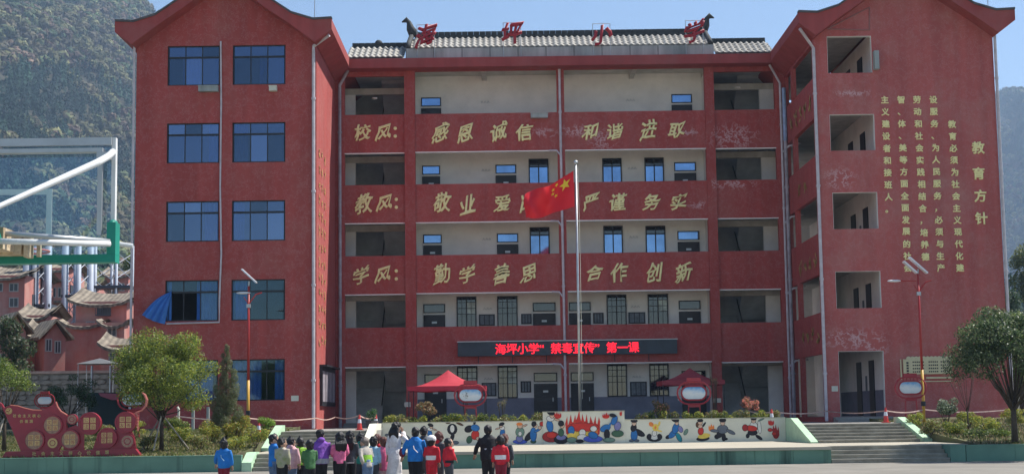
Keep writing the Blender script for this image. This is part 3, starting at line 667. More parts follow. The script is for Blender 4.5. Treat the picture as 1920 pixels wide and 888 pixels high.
# gold notice panel on the right wing
gb = thing('gold_notice_board', 'cream and gold slogan board with scalloped top on the right wing wall', 'notice board', (19.0, Y1-.1, 3.5))
a = onY(1693, 673, Y1-.08); b = onY(1786, 700, Y1-.08); cream_y = mat('pale_gold_board', (.62, .54, .33), .6, .1, 3)
mb = MB(); mb.box(a.x, b.x, Y1-.1, Y1-.01, b.z, a.z); mb.build('panel', cream_y, gb)
mb = MB()
for i in range(12):
    x = a.x+.25+(b.x-a.x-.3)*i/11; mb.ell((x, Y1-.08, a.z+.02), (.11, .02, .11), 10, 5)
mb.build('scalloped_top', cream_y, gb)
mb = MB()
for r_ in range(4):
    zz = a.z-.13-.145*r_
    for i in range(20):
        x = a.x+.42+.09*i
        if x < b.x-.1 and i not in (6, 7, 13): mb.box(x, x+.06, Y1-.108, Y1-.102, zz-.03, zz+.03)
for i in range(5): mb.box(a.x+.14, a.x+.24, Y1-.108, Y1-.102, a.z-.12-.12*i-.08, a.z-.12-.12*i)
mb.build('small_lettering', frame_m, gb)
mb = MB(); c = onY(1736, 706, Y1); d = onY(1786, 710, Y1); mb.box(c.x, d.x, Y1-.06, Y1-.01, c.z-.08, c.z+.0); mb.box(a.x-.12, a.x-.07, Y1-.06, Y1-.01, a.z-.9, a.z); mb.box(a.x-.069, d.x, Y1-.05, Y1-.012, a.z-1.02, a.z-.98); mb.build('thin_border', cream_y, gb)
# ================================================================== GROUND, STAGE, STAIRS
grd = mat('playground_concrete', (.215, .20, .168), .9, .2, .5, .4, 30)
def terrain(X, Y):
    z = -.02
    s = lambda a, b, t: max(0., min(1., (t-a)/(b-a)))**2*(3-2*max(0., min(1., (t-a)/(b-a))))
    if Y > 91: 
        z += 3.2*s(91, 100, Y)*s(-16, -24, X) + 3.5*s(104, 150, Y)*s(-16, -26, X) + 1.2*s(91, 100, Y)*(1-s(-16, -24, X))
    if Y > 150:
        R = 150+250*s(-150, -370, X)+90*s(-370, -700, X)
        u = (Y-150)/1350; zl = R*(min(u, 1.0)**1.08 if u < 1 else max(.3, 1-(u-1)*.6))
        u2 = (Y-150)/2450; R2 = 150+370*s(500, 830, X)+50*s(830, 1300, X); zr = R2*(min(u2, 1.0)**1.08 if u2 < 1 else max(.3, 1-(u2-1)*.6))
        k = s(0, 220, X); z += zl*(1-k)+zr*k
        amp = min(1, u*3)
        z += amp*(18*mnoise.noise(Vector((X*.006, Y*.004, 1))) + 7*mnoise.noise(Vector((X*.02, Y*.013, 4))))
    return z
xs = [-3000, -2000, -1300, -900]+[x for x in range(-700, -160, 20)]+[x for x in range(-160, 170, 8)]+[x for x in range(180, 1100, 20)]+[1300, 1600, 2000, 3000]
ys = [-60, 0, 40, 60, 70, 80, 88]+[y for y in range(91, 160, 3)]+[y for y in range(160, 400, 12)]+[y for y in range(400, 2800, 35)]+[3000]
vv = [(x, y, terrain(x, y)) for y in ys for x in xs]; nx = len(xs)
ff = [(j*nx+i, j*nx+i+1, (j+1)*nx+i+1, (j+1)*nx+i) for j in range(len(ys)-1) for i in range(nx-1)]
mb = MB(); mb.add(vv, ff); hillm = mat('hillside_soil', (.035, .038, .02), .95, .3, .05, .3, .6, col2=(.07, .062, .035))
tag(mb.build('hillside', hillm, None, smooth=True, recalc=False, loc=(0, 0, 0)), kind='structure')
mb = MB(); mb.quad((-70, -40, 0), (70, -40, 0), (70, 54.0, 0), (-70, 54.0, 0)); tag(mb.build('playground', grd, None, recalc=False, loc=(0, 0, 0)), kind='structure')
TZ, SZ, Y0 = 1.25, .56, 54.0
YW = 65.4
# terrace behind (structure)
mb = MB(); mb.box(-9.1, 16.0, YW+1.9, 91, .05, TZ); mb.box(-9.1, -5.3, 62.95, YW+1.9, .05, TZ-.004); mb.box(11.3, 16.0, 63.45, YW+1.9, .05, TZ-.004); mb.box(-40, -9.1, 70.5, 91, .05, TZ-.002); mb.box(16.0, 40, 70.5, 91, .05, TZ-.002)
tag(mb.build('terrace', conc, None), kind='structure')
stage = thing('stage', 'low concrete stage with pale deck and stained green front wall', 'stage', (3, 58, 0))
mb = MB(); mb.box(-9.1, 15.75, Y0+1.3, YW+.2, .02, SZ-.1).box(-4.7, 10.75, Y0+.15, Y0+1.3, .02, SZ-.1); mb.build('base', greenw, stage)
mb = MB(); mb.box(-4.7, 10.75, Y0-.06, Y0+1.35, SZ-.098, SZ).box(-9.1, 15.75, Y0+1.352, YW-.01, SZ-.098, SZ-.002); mb.build('deck', deck_m, stage)
for i in range(12):
    x0 = -4.7+15.45*i/12; mb = MB(); mb.box(x0+.006, x0+15.45/12-.006, Y0, Y0+.149, .0, SZ-.1); mb.build('front_panel', greenw, stage)
def stairs(lab, X0, X1, ya, yb, z0, z1, n, cat='steps'):
    t = thing('stairs', lab, cat, ((X0+X1)/2, ya, z0))
    for i in range(n):
        zz = z0+(z1-z0)*(i+1)/n; y = ya+(yb-ya)*i/n; y2 = ya+(yb-ya)*(i+1)/n
        mb = MB(); mb.box(X0, X1, y+.02, y2+.02 if i < n-1 else yb, z0 if i == 0 else z0+.001, zz-.05); mb.box(X0, X1, y, y2+.018 if i < n-1 else yb, zz-.048, zz)
        mb.build('step', step_m, t)
    return t
stairs('short flight of four grey steps at the left end of the stage', -8.75, -4.72, Y0+.0, Y0+1.3, 0, SZ-.01, 4)
stairs('short flight of four grey steps at the right end of the stage', 10.77, 14.75, Y0+.0, Y0+1.3, 0, SZ-.01, 4)
stairs('wide upper flight of six grey steps on the left behind the children', -8.98, -5.65, 59.5, 62.9, SZ, TZ-.006, 6)
stairs('wide upper flight of six grey steps below the right wing', 11.5, 15.3, 60.0, 63.4, SZ, TZ-.006, 6)
def cheek(lab, x0, x1, pts, m=mintc, name='stair_cheek'):
    mb = MB(); n = len(pts); vv = [(x0, p[0], p[1]) for p in pts]+[(x1, p[0], p[1]) for p in pts]
    mb.add(vv, [tuple(range(n))[::-1], tuple(range(n, 2*n))]+[(i, (i+1)%n, (i+1)%n+n, i+n) for i in range(n)])
    return tag(mb.build(name, m), lab, 'stair wall', 'sloping stair cheek walls')
cheek('pale mint sloping cheek wall left of the left upper steps', -9.3, -9.0, [(59.4, SZ), (59.4, SZ+.12), (62.9, TZ+.24), (63.5, TZ+.24), (63.5, SZ)])
cheek('pale mint block at the foot of the left lower steps beside the green wall', -9.1, -8.77, [(53.9, .0), (53.9, .3), (54.9, SZ+.06), (55.6, SZ+.06), (55.6, .0)])
cheek('pale mint sloping cheek wall between the mural and the right upper steps', 11.2, 11.48, [(60.0, SZ), (60.0, SZ+.05), (64.2, TZ+.24), (65.39, TZ+.24), (65.39, SZ)])
cheek('pale mint sloping cheek wall right of the right upper steps', 15.45, 15.75, [(60.0, SZ), (60.0, SZ+.1), (64.0, TZ+.22), (64.7, TZ+.22), (64.7, SZ)])
cheek('pale yellow cheek wall at the left end of the painted mural wall', -5.62, -5.32, [(59.5, SZ), (59.5, SZ+.1), (63.2, 1.5), (65.39, 1.5), (65.39, SZ)], cream)
# planters: beds and green walls
bedm = mat('planting_soil', (.13, .10, .06), .95, .35, .6, .6, 8, col2=(.11, .13, .045))
def bedz(Y): return .54+max(0, Y-Y0-.3)*.052
for nm, x0, x1 in (('left', -45, -9.32), ('right', 15.77, 45)):
    vv = []; ff = []; nxx = 60; nyy = 20
    for j in range(nyy+1):
        for i in range(nxx+1):
            x = x0+(x1-x0)*i/nxx; y = Y0+.25+(70.5-Y0-.25)*j/nyy
            vv.append((x, y, bedz(y)+.05*mnoise.noise(Vector((x*.8, y*.8, 0)))))
    ff = [(j*(nxx+1)+i, j*(nxx+1)+i+1, (j+1)*(nxx+1)+i+1, (j+1)*(nxx+1)+i) for j in range(nyy) for i in range(nxx)]
    xe = x1 if nm == 'left' else x0
    mb = MB(); mb.add(vv, ff); mb.quad((xe, Y0+.25, 0), (xe, 70.5, 0), (xe, 70.5, bedz(70.5)+.03), (xe, Y0+.25, bedz(Y0)+.03)); tag(mb.build('planting_bed', bedm, None, smooth=True, recalc=False, loc=((x0+x1)/2, 60, .5)), kind='structure')
    t = thing('planter_wall', 'low green painted planter wall on the %s of the steps' % nm, 'planter wall', ((x0+x1)/2, Y0, 0))
    xa, xb = (x0, -9.12) if nm == 'left' else (15.3, x1); n = 18
    for i in range(n):
        a = xa+(xb-xa)*i/n; mb = MB(); mb.box(a+.004, a+(xb-xa)/n-.004, Y0, Y0+.24, 0, .51); mb.build('wall_panel', greenw, t)
    mb = MB(); mb.box(xa, xb, Y0-.02, Y0+.26, .512, .555); mb.build('coping', greenw, t)
mb = MB(); mb.box(14.77, 15.28, Y0+.002, Y0+1.3, 0, SZ); tag(mb.build('planter_end', greenw), 'short green wall stub at the right side of the lower right steps', 'wall')

# ---- mural wall
mw = thing('mural_wall', 'cream parapet wall painted with dancing figures around a bonfire', 'mural wall', (3, YW, SZ))
MXa, MXb, MXc, MXd = -5.3, onY(1018, 790, YW).x, onY(1171, 790, YW).x, 11.19
ZT, ZC = 1.50, 1.86
mb = MB(); mb.box(MXa, MXb-.003, YW, YW+.2, SZ-.01, ZT).box(MXc+.003, MXd, YW, YW+.2, SZ-.01, ZT); mb.build('wall', cream, mw)
mb = MB(); mb.box(MXb, MXc, YW-.05, YW+.2, SZ-.01, ZC); mb.build('raised_panel', cream, mw)
cop = mat('grey_coping', (.42, .42, .34), .8, .2, 2)
mb = MB(); mb.box(MXa, MXb-.003, YW-.03, YW+.22, ZT+.002, ZT+.03).box(MXc+.003, MXd, YW-.03, YW+.22, ZT+.002, ZT+.03).box(MXb-.02, MXc+.02, YW-.08, YW+.22, ZC+.002, ZC+.03); mb.build('coping', cop, mw)
PC = {'k': (.02,.02,.025), 'b': (.03,.16,.42), 'B': (.08,.12,.5), 'r': (.55,.04,.03), 'R': (.35,.03,.03), 'o': (.75,.22,.05), 'y': (.75,.55,.10), 'g': (.05,.12,.07), 'G': (.16,.26,.20),
      's': (.62,.42,.30), 'w': (.7,.68,.62), 'n': (.12,.06,.03), 'v': (.20,.20,.40), 'd': (.12,.14,.17), 't': (.02,.25,.3), 'm': (.2,.17,.14)}
pcm = {k: mat('mural_paint_'+{'k':'black','b':'blue','B':'violet_blue','r':'red','R':'dark_red','o':'orange','y':'yellow','g':'dark_green','G':'sage','s':'skin','w':'white','n':'brown','v':'lilac','d':'slate','t':'teal','m':'taupe'}[k], v, .8, .15, 9) for k, v in PC.items()}
keys = list(PC)
def picture(name, items, yoff, parent=mw):
    mb = MB(); used = []
    for li, it in enumerate(items):
        col = it[0]
        if col not in used: used.append(col)
        y = yoff-.004-.0012*li
        if it[1] == 'e' and col not in ('y', 'o') and it[4] > 2.5:
            if 'k' not in used: used.append('k')
            mb.m = used.index('k'); _, _, cx_, cy_, rx, ry, rot = it; pts = []; yo = y+.0006
            for i in range(14):
                a = 2*math.pi*i/14; u, v = (rx+.75)*math.cos(a), (ry+.75)*math.sin(a); c, s_ = math.cos(rot), math.sin(rot); pts.append((cx_+u*c-v*s_, cy_+u*s_+v*c))
            mb.quad(*[(onY(px, py, yo).x, yo, onY(px, py, yo).z) for px, py in pts])
        mb.m = used.index(col)
        if it[1] == 'e':
            _, _, cx_, cy_, rx, ry, rot = it; n = 14; pts = []
            for i in range(n):
                a = 2*math.pi*i/n; u, v = rx*math.cos(a), ry*math.sin(a); c, s_ = math.cos(rot), math.sin(rot)
                pts.append((cx_+u*c-v*s_, cy_+u*s_+v*c))
        else: pts = it[2]
        mb.quad(*[(onY(px, py, y).x, y, onY(px, py, y).z) for px, py in pts])
    return mb.build(name, [pcm[c] for c in used], parent, recalc=False)
def fig(x, y, kind, fl=1):
    """x: centre px, y: ground px; returns drawing items in photograph pixels"""
    E = lambda c, dx, dy, rx, ry, r=0: (c, 'e', x+fl*dx, y-dy, rx, ry, r*fl)
    if kind == 'cape': return [E('k', 8, 17, 12, 5, .5), E('b', -1, 12, 6, 11), E('d', -6, 2, 4, 2), E('d', 4, 2, 4, 2), E('k', -2, 26, 5, 7, .3), E('s', -1, 35, 4, 5), E('k', -1, 39, 6, 3)]
    if kind == 'sit': return [E('k', 0, 6, 13, 6), E('w', 0, 8, 7, 5), E('k', -10, 9, 4, 5, .4), E('k', 10, 9, 4, 5, -.4), E('w', 0, 15, 4, 5), E('y', 2, 26, 6, 7), E('o', -6, 32, 5, 4, .7), E('y', 9, 20, 6, 1.5, .3), E('y', 9, 33, 2, 5, .3), E('o', 2, 26, 2, 3)]
    if kind == 'run': return [E('k', -15, 8, 5, 3, -.5), E('b', -6, 14, 11, 5, -.8), E('t', 5, 7, 4, 9, -.5), E('b', -1, 24, 6, 10, .3), E('v', 8, 22, 4, 6, -.4), E('G', 18, 17, 3, 6, .5), E('s', 1, 34, 3, 4), E('k', -2, 40, 7, 4, .3)]
    if kind == 'skirt': return [E('k', 0, 4, 12, 4, -.1), E('y', 2, 9, 12, 5, -.15), E('r', -4, 18, 5, 7, .1), E('n', -10, 30, 3, 5), E('k', 2, 30, 2, 6, .6), E('s', -5, 27, 4, 3), E('s', -5, 34, 4, 4), E('k', -5, 38, 5, 2.5)]
    if kind == 'bow': return [E('k', -11, 7, 4, 4, .5), E('k', 2, 6, 3.5, 7), E('k', -6, 12, 5, 7, .2), E('k', 5, 3, 4, 2), E('d', 0, 21, 10, 8), E('d', -15, 18, 8, 2.5, .1), E('d', 15, 16, 9, 3, .45), E('s', 0, 33, 4, 4.5), E('k', 0, 38, 6, 3.5)]
    if kind == 'drum': return [E('k', -9, 8, 3, 4, .2), E('k', 12, 5, 7, 2.5, .6), E('k', 0, 14, 9, 5), E('w', 2, 26, 7, 8), E('w', 13, 24, 3, 12, -.1), E('r', -3, 22, 12, 5, .1), E('R', -14, 23, 5, 6), E('s', 2, 36, 4, 4), E('k', 2, 40, 5, 2.5), E('G', 16, 38, 6, 1, -.4)]
    if kind == 'bluegirl': return [E('B', 0, 3, 13, 4), E('v', -1, 9, 6, 7), E('G', 0, 21, 8, 9), E('w', 0, 18, 3, 4), E('s', 0, 33, 5, 5), E('o', -1, 36, 6, 3), E('s', 9, 33, 5, 1.2, -.4)]
    if kind == 'offer': return [E('g', 0, 3, 5, 3), E('k', -8, 13, 5, 11, .7), E('b', 0, 16, 6, 13), E('b', 8, 24, 7, 2, -.5), E('s', 12, 29, 3, 3), E('s', 3, 33, 4, 4), E('k', 1, 36, 4, 5, .3), E('r', 17, 36, 5, 4)]
    if kind == 'ball': return [E('g', -8, 8, 5, 7, .3), E('r', 3, 17, 7, 9, .2), E('k', -9, 28, 8, 6, -.4), E('b', 3, 30, 8, 6, .2), E('k', 2, 40, 2.5, 4, .4), E('s', 8, 10, 3, 3)]
    if kind == 'mono': return [E('k', 0, 28, 9, 10), E('w', 0, 29, 4, 7), E('k', 0, 13, 3, 8, .3), E('d', 6, 3, 6, 3), E('n', -8, 40, 4, 1.2), E('n', 14, 38, 7, 1.5, .4)]
    if kind == 'redskirt': return [E('R', -1, 11, 16, 10), E('r', 0, 14, 9, 6), E('b', -3, 31, 6, 11, -.15), E('w', -2, 45, 7, 5), E('s', 1, 51, 4, 5), E('k', -1, 56, 7, 4, .3), E('s', 10, 43, 6, 1.5, .3)]
    if kind == 'darkpot': return [E('k', 0, 6, 13, 8), E('v', 0, 10, 9, 5), E('g', 0, 19, 5, 7), E('s', 2, 32, 4, 5), E('k', 0, 36, 5, 5)]
    return []
H0_ = lambda x: 827.6-(x-1300)*.0139
for i, (x, kd, fl) in enumerate([(745, 'bow', 1), (808, 'redskirt', .6), (848, 'mono', 1), (888, 'ball', 1), (940, 'redskirt', -.6), (975, 'bluegirl', 1), (1000, 'offer', 1), (1190, 'cape', 1), (1227, 'sit', 1), (1268, 'run', 1), (1318, 'skirt', 1), (1355, 'bow', 1), (1411, 'drum', 1)]):
    items = fig(x, H0_(x)-2, kd, fl if abs(fl) == 1 else math.copysign(1, fl))
    if abs(fl) != 1: items = [(c, e, x+(cx_-x)*.7, H0_(x)-2+(cy_-H0_(x)+2)*.65, rx*.7, ry*.65, r_) for (c, e, cx_, cy_, rx, ry, r_) in items]
    picture('painted_figure', items, YW)
def flame(cx_, cy_, w_, h, n, col, seed=0):
    r_ = random.Random(seed); sw = lambda: r_.uniform(.5, 1.35); pts = [(cx_, cy_), (cx_-w_*.28, cy_-h*.06), (cx_-w_*.46, cy_-h*.25)]
    for i in range(n):
        u = (i+.5)/n; x = cx_-w_/2+w_*u; top = cy_-h*(.70+.26*math.sin(math.pi*u))+r_.uniform(-.10, .10)*h
        pts += [(x-w_/n*.42, top+h*.22), (x+w_/n*.3*(r_.random()-.5), top-h*.05), (x+w_/n*.28, top+h*.24*sw())]
    pts += [(cx_+w_*.46, cy_-h*.25), (cx_+w_*.28, cy_-h*.06)]; return (col, 'p', pts)
picture('painted_bonfire', [flame(1093, 829-3, 68, 54, 9, 'r', 1), flame(1094, 826, 58, 36, 7, 'o', 2), flame(1096, 826, 42, 26, 6, 'y', 3), ('r', 'e', 1093, 800, 30, 8, 0)], YW-.05)
its = fig(1034, 829, 'redskirt') + fig(1052, 829, 'darkpot')
its += [('b', 'e', 1071, 806, 6, 8, 0), ('y', 'e', 1071, 816, 8, 5, 0), ('G', 'e', 1072, 824, 9, 5, 0), ('w', 'e', 1092, 810, 6, 6, 0), ('w', 'e', 1092, 820, 10, 6, 0), ('k', 'e', 1087, 826, 7, 3, 0),
        ('B', 'e', 1112, 822, 18, 6, 0), ('b', 'e', 1112, 815, 9, 6, .3), ('w', 'e', 1113, 803, 6, 5, 0), ('b', 'e', 1135, 802, 10, 6, -.4), ('k', 'e', 1138, 813, 5, 9, 0), ('G', 'e', 1142, 824, 11, 4, 0),
        ('g', 'e', 1158, 812, 11, 6, 0), ('v', 'e', 1158, 798, 6, 8, .2), ('b', 'e', 1152, 787, 5, 9, .4), ('b', 'e', 1143, 797, 2, 7, .4), ('k', 'e', 1149, 778, 6, 3, .2), flame(1046, 784, 14, 12, 4, 'r', 4), flame(1136, 784, 14, 11, 4, 'r', 5), flame(1164, 779, 5, 10, 2, 'r', 6)]
picture('painted_dancers', its, YW-.05-.008)
picture('painted_flames', [flame(1334, 812-4, 12, 13, 3, 'o', 7), ('o', 'e', 1342, 806, 7, 2, .3), flame(1446, 797, 12, 12, 4, 'r', 8), flame(1455, 822, 14, 30, 3, 'R', 9), ('r', 'e', 1444, 805, 4, 3, 0), ('r', 'e', 1452, 812, 4, 3, 0)], YW)

# ================================================================== BOAT-SHAPED SIGN
BS = 6.343
def bp(cx_, cy_, Y=54.75): p = onY(cx_/BS, 730+cy_/BS, Y); return (p.x, p.z)
boat = thing('boat_sign', 'dark red boat-shaped metal sign with round medallions standing on the left planter wall', 'sign', (-14.2, 54.75, .55))
signred = mat('sign_red_enamel', (.28, .018, .035), .4, .12, 3, spec=.5); signgold = mat('sign_gold_paint', (.58, .40, .16), .5, .15, 5); signrim = mat('sign_orange_edge', (.50, .16, .12), .5)
hull = [(-60,120),(0,150),(25,165),(48,205),(60,212),(130,180),(220,190),(300,215),(400,238),(500,240),(560,225),(610,195),(645,165),(660,140),(672,145),(690,200),(730,255),(805,300),(790,400),(800,480),(760,600),(700,735),(255,735),(160,500),(90,340),(55,265),(20,200),(-60,180)]
mb = MB(); mb.prism([bp(*p) for p in hull], 54.70, 54.82); mb.build('hull', signred, boat)
mb = MB(); mb.prism([bp(*p) for p in ((80, 735), (1620, 700), (1690, 790), (40, 800))], 54.62, 54.92); mb.build('base', signred, boat)
def disc(cx_, cy_, r_, y0, y1, m, name, parent, n=28, inner=None):
    c = bp(cx_, cy_); R_ = r_/BS/54.3*1.0; mb = MB(); po = [(c[0]+R_*math.cos(2*math.pi*i/n), c[1]+R_*math.sin(2*math.pi*i/n)) for i in range(n)]
    if inner is None: mb.prism(po, y0, y1)
    else:
        pi_ = [(c[0]+R_*inner*math.cos(2*math.pi*i/n), c[1]+R_*inner*math.sin(2*math.pi*i/n)) for i in range(n)]
        for i in range(n):
            j = (i+1) % n
            mb.quad((po[i][0], y0, po[i][1]), (po[j][0], y0, po[j][1]), (pi_[j][0], y0, pi_[j][1]), (pi_[i][0], y0, pi_[i][1]))
            mb.quad((po[i][0], y0, po[i][1]), (po[i][0], y1, po[i][1]), (po[j][0], y1, po[j][1]), (po[j][0], y0, po[j][1]))
            mb.quad((pi_[i][0], y0, pi_[i][1]), (pi_[j][0], y0, pi_[j][1]), (pi_[j][0], y1, pi_[j][1]), (pi_[i][0], y1, pi_[i][1]))
    return mb.build(name, m, parent), c, R_
words = ['富强民主', '文明和谐', '自由平等', '公正法治', '爱国敬业', '诚信友善']
tanb = mat('sign_tan_pattern', (.34, .19, .13), .6, .35, 14)
for (cx_, cy_, r_, fill), wd in zip(((415, 600, 122, 1), (632, 420, 118, 1), (840, 590, 115, 1), (1075, 400, 132, 0), (1280, 570, 118, 0), (1500, 385, 125, 0)), words):
    d, c, R_ = disc(cx_, cy_, r_, 54.66, 54.84, signred, 'medallion', boat)
    disc(cx_, cy_, r_*.86, 54.652, 54.659, tanb if fill else signred, 'medallion_face', d)
    disc(cx_, cy_, r_, 54.625, 54.658, signred, 'medallion_rim', d, inner=.87)
    for k, ch in enumerate(wd):
        x = c[0]+(-1, 1, -1, 1)[k]*R_*.30; z = c[1]+(1, 1, -1, -1)[k]*R_*.28
        mb = MB(); q = R_*.235; mb.box(x-q, x+q, 54.640, 54.650, z-q, z+q)
        mb.build('character_tile', signgold, d); put_glyph(ch, x, 54.638, z, R_*.42, signred, d, 'character', weight=.0, ext=.01)
for cx_, cy_, r_, m in ((632, 632, 70, signgold), (1520, 612, 84, tanb), (862, 350, 62, tanb)):
    d, c, R_ = disc(cx_, cy_, r_, 54.68, 54.83, signred, 'small_medallion', boat); disc(cx_, cy_, r_*.82, 54.672, 54.679, m, 'medallion_face', d); disc(cx_, cy_, r_*.5, 54.665, 54.671, signred, 'inner_ring', d, inner=.75)
mb = MB(); mb.prism([bp(*p) for p in ((1150, 560), (1250, 480), (1400, 470), (1560, 480), (1600, 560), (1620, 700), (1100, 712))], 54.75, 54.80); mb.prism([bp(*p) for p in ((760, 470), (900, 420), (1000, 480), (1000, 715), (760, 715))], 54.75, 54.80); mb.build('backing_plate', signred, boat)
mb = MB()
for q in range(6): a = bp(1590+8*q, 290+30*q); b = bp(1660-4*q, 270+36*q); mb.tube([(a[0], 54.7, a[1]), (b[0], 54.7, b[1])], .02, 5)
c0 = [bp(*p) for p in ((1640, 490), (1640, 330), (1620, 270), (1690, 245), (1735, 190), (1750, 120), (1725, 60), (1695, 35))]
mb.tube([(p[0], 54.72, p[1]) for p in c0], [.03, .03, .03, .03, .04, .05, .045, .02], 6); mb.build('stern_curl', signrim, boat)
mb = MB(); c0 = [bp(*p) for p in ((672, 143), (690, 200), (730, 255), (805, 300))]; mb.tube([(p[0], 54.69, p[1]) for p in c0], .028, 5)
c0 = [bp(*p) for p in ((130, 182), (220, 192), (300, 217), (400, 240), (500, 242))]; mb.tube([(p[0], 54.69, p[1]) for p in c0], .018, 5); mb.build('bright_edge', signrim, boat)
for s_, pts in (('社会主义核心', [(180+58*i, 308) for i in range(6)]), ('价值观', [(262+58*i, 374) for i in range(3)]), ('社会主义核心价值观', [(420+108*i, 758-2*i) for i in range(9)])):
    for ch, p in zip(s_, pts):
        x, z = bp(*p); put_glyph(ch, x, 54.69 if p[1] < 600 else 54.61, z, .115 if p[1] < 600 else .14, signgold, boat, 'character', weight=.03, ext=.05)
# emblem: ring with hammer and sickle
d, c, R_ = disc(113, 252, 38, 54.675, 54.699, signgold, 'emblem_ring', boat, inner=.82)
mb = MB(); c = Vector((c[0], 54.685, c[1]))
arc = [c+Vector((R_*.55*math.cos(a), 0, R_*.55*math.sin(a))) for a in np.linspace(-2.4, 1.6, 12)]
mb.tube(arc, [.012+.012*math.sin(i/11*3.1) for i in range(12)], 5); mb.tube([c+Vector((-R_*.6, 0, -R_*.55)), c+Vector((-R_*.35, 0, -R_*.35))], .018, 5)
mb.tube([c+Vector((R_*.55, 0, -R_*.55)), c+Vector((-R_*.3, 0, R_*.3))], .016, 5); mb.tube([c+Vector((-R_*.55, 0, R_*.1)), c+Vector((-R_*.1, 0, R_*.55))], .026, 5); mb.build('emblem', signgold, boat)

# ---- lantern-shaped picture signs
lanred = mat('lantern_frame_red', (.33, .03, .04), .45, .1, 3)
def pic_mat():
    m = bpy.data.materials.new('lake_picture_print'); m.use_nodes = True; N = m.node_tree.nodes; L = m.node_tree.links; b = N['Principled BSDF']; b.inputs['Roughness'].default_value = .35
    co = N.new('ShaderNodeTexCoord'); se = N.new('ShaderNodeSeparateXYZ'); L.new(co.outputs['Object'], se.inputs[0]); nz = N.new('ShaderNodeTexNoise'); nz.inputs['Scale'].default_value = 4; L.new(co.outputs['Object'], nz.inputs['Vector'])
    ad = N.new('ShaderNodeMath'); ad.operation = 'MULTIPLY_ADD'; ad.inputs[1].default_value = .35; L.new(nz.outputs['Fac'], ad.inputs[0]); L.new(se.outputs['Z'], ad.inputs[2])
    r = N.new('ShaderNodeValToRGB'); mr = N.new('ShaderNodeMapRange'); mr.inputs[1].default_value = -.1; mr.inputs[2].default_value = .48; L.new(ad.outputs[0], mr.inputs[0]); L.new(mr.outputs[0], r.inputs[0]); e = r.color_ramp.elements
    e[0].position = 0; e[0].color = (.52, .60, .62, 1); e[1].position = .98; e[1].color = (.04, .16, .45, 1)
    for p, c in ((.45, (.72, .74, .74, 1)), (.62, (.50, .62, .72, 1)), (.78, (.22, .42, .68, 1))):
        q = e.new(p); q.color = c
    L.new(r.outputs[0], b.inputs['Base Color']); return m
picm = pic_mat()
def lantern(px, py, Y, zb, lab, s=1.0):
    p = onY(px, py, Y); t = thing('lantern_sign', lab, 'sign', (p.x, Y, zb), 'red lantern-shaped picture signs'); X, Z = p.x, p.z
    def rr(w_, h, n=8):
        o = []
        for cx_, cz, a0 in ((w_-h, 0, -90), (-(w_-h), 0, 90)):
            for i in range(n+1): a = math.radians(a0+180*i/n); o.append((X+s*(cx_+h*math.cos(a)), Z+s*(cz+h*math.sin(a))))
        return o
    mb = MB(); mb.prism(rr(.46, .24), Y-.03, Y+.03); a = mb.build('picture', picm, t, loc=(X, Y, Z))
    for w_, h, r_ in ((.50, .28, .035), (.66, .44, .04)):
        mb = MB(); pts = rr(w_, h); pts = pts+pts[:2]; mb.tube([(q[0], Y-.03, q[1]) for q in pts], r_*s, 6, False); mb.build('ring', lanred, t)
    mb = MB(); mb.box(X-.28*s, X+.28*s, Y-.05, Y+.05, Z+.44*s, Z+.60*s).box(X-.24*s, X+.24*s, Y-.05, Y+.05, Z-.56*s, Z-.44*s); mb.build('cap', lanred, t)
    for q in (-.3, -.15, 0, .15, .3):
        mb = MB(); mb.box(X+q*s-.02, X+q*s+.02, Y-.02, Y+.02, Z+.27*s, Z+.45*s); mb.build('spoke', lanred, t)
    for q in (-.22, .22):
        mb = MB(); mb.tube([(X+q*s, Y, Z-.5*s), (X+q*s*1.2, Y, zb)], .03, 6); mb.build('leg', lanred, t)
lantern(882, 740, 66.6, TZ-.1, 'red lantern-shaped picture sign in front of the left red canopy')
lantern(1301, 736, 66.6, TZ-.1, 'red lantern-shaped picture sign in front of the right red canopy', 1.05)
lantern(1707, 726, 66.0, 1.2, 'red lantern-shaped picture sign beside the right street lamp', .98)
lantern(84, 750, 58.0, .8, 'red lantern-shaped picture sign rising behind the boat sign, seen narrow', .55)
lantern(250, 748, 64.0, 1.1, 'red lantern-shaped picture sign half hidden under the round left tree', .95)

# ---- pop-up canopies
tentr = mat('red_canopy_fabric', (.40, .025, .045), .75, .1, 1.5, .2)
def canopy(X, Y, zt, hw, eave, lab, peak=None, skew=0.2, m=tentr):
    t = thing('pop_up_canopy', lab, 'canopy', (X, Y, TZ), 'red pop-up canopies'); mb = MB(); n = 10; ring = []
    peak = peak or (X, Y); vv = []; ff = []
    for j in range(7):
        u = j/6; r_ = u; z = zt-(zt-eave)*(1-(1-u)**1.75)
        for i in range(24):
            a = 2*math.pi*i/24; k = 1/max(abs(math.cos(a)), abs(math.sin(a))); x = hw*r_*math.cos(a)*k; y = hw*r_*math.sin(a)*k
            sag = .06*u*math.cos(4*a)*-1
            vv.append((X+x, Y+y+0, z+sag*0+.0-(.10*math.sin(math.pi*u)*(1-abs(math.cos(2*a))))))
    for j in range(6):
        for i in range(24): i2 = (i+1) % 24; ff.append((j*24+i, j*24+i2, (j+1)*24+i2, (j+1)*24+i))
    b = len(vv)
    for i in range(24): v = vv[6*24+i]; vv.append((v[0], v[1], v[2]-.22+.02*math.sin(i*2.2)))
    for i in range(24): i2 = (i+1) % 24; ff.append((6*24+i, 6*24+i2, b+i2, b+i))
    mb.add(vv, ff); mb.build('fabric_top', m, t, smooth=False, recalc=False)
    for sx_ in (-1, 1):
        for sy in (-1, 1):
            mb = MB(); mb.box(X+sx_*hw*.97-.02, X+sx_*hw*.97+.02, Y+sy*hw*.97-.02, Y+sy*hw*.97+.02, TZ, eave+.02); mb.build('leg', frame_m, t)
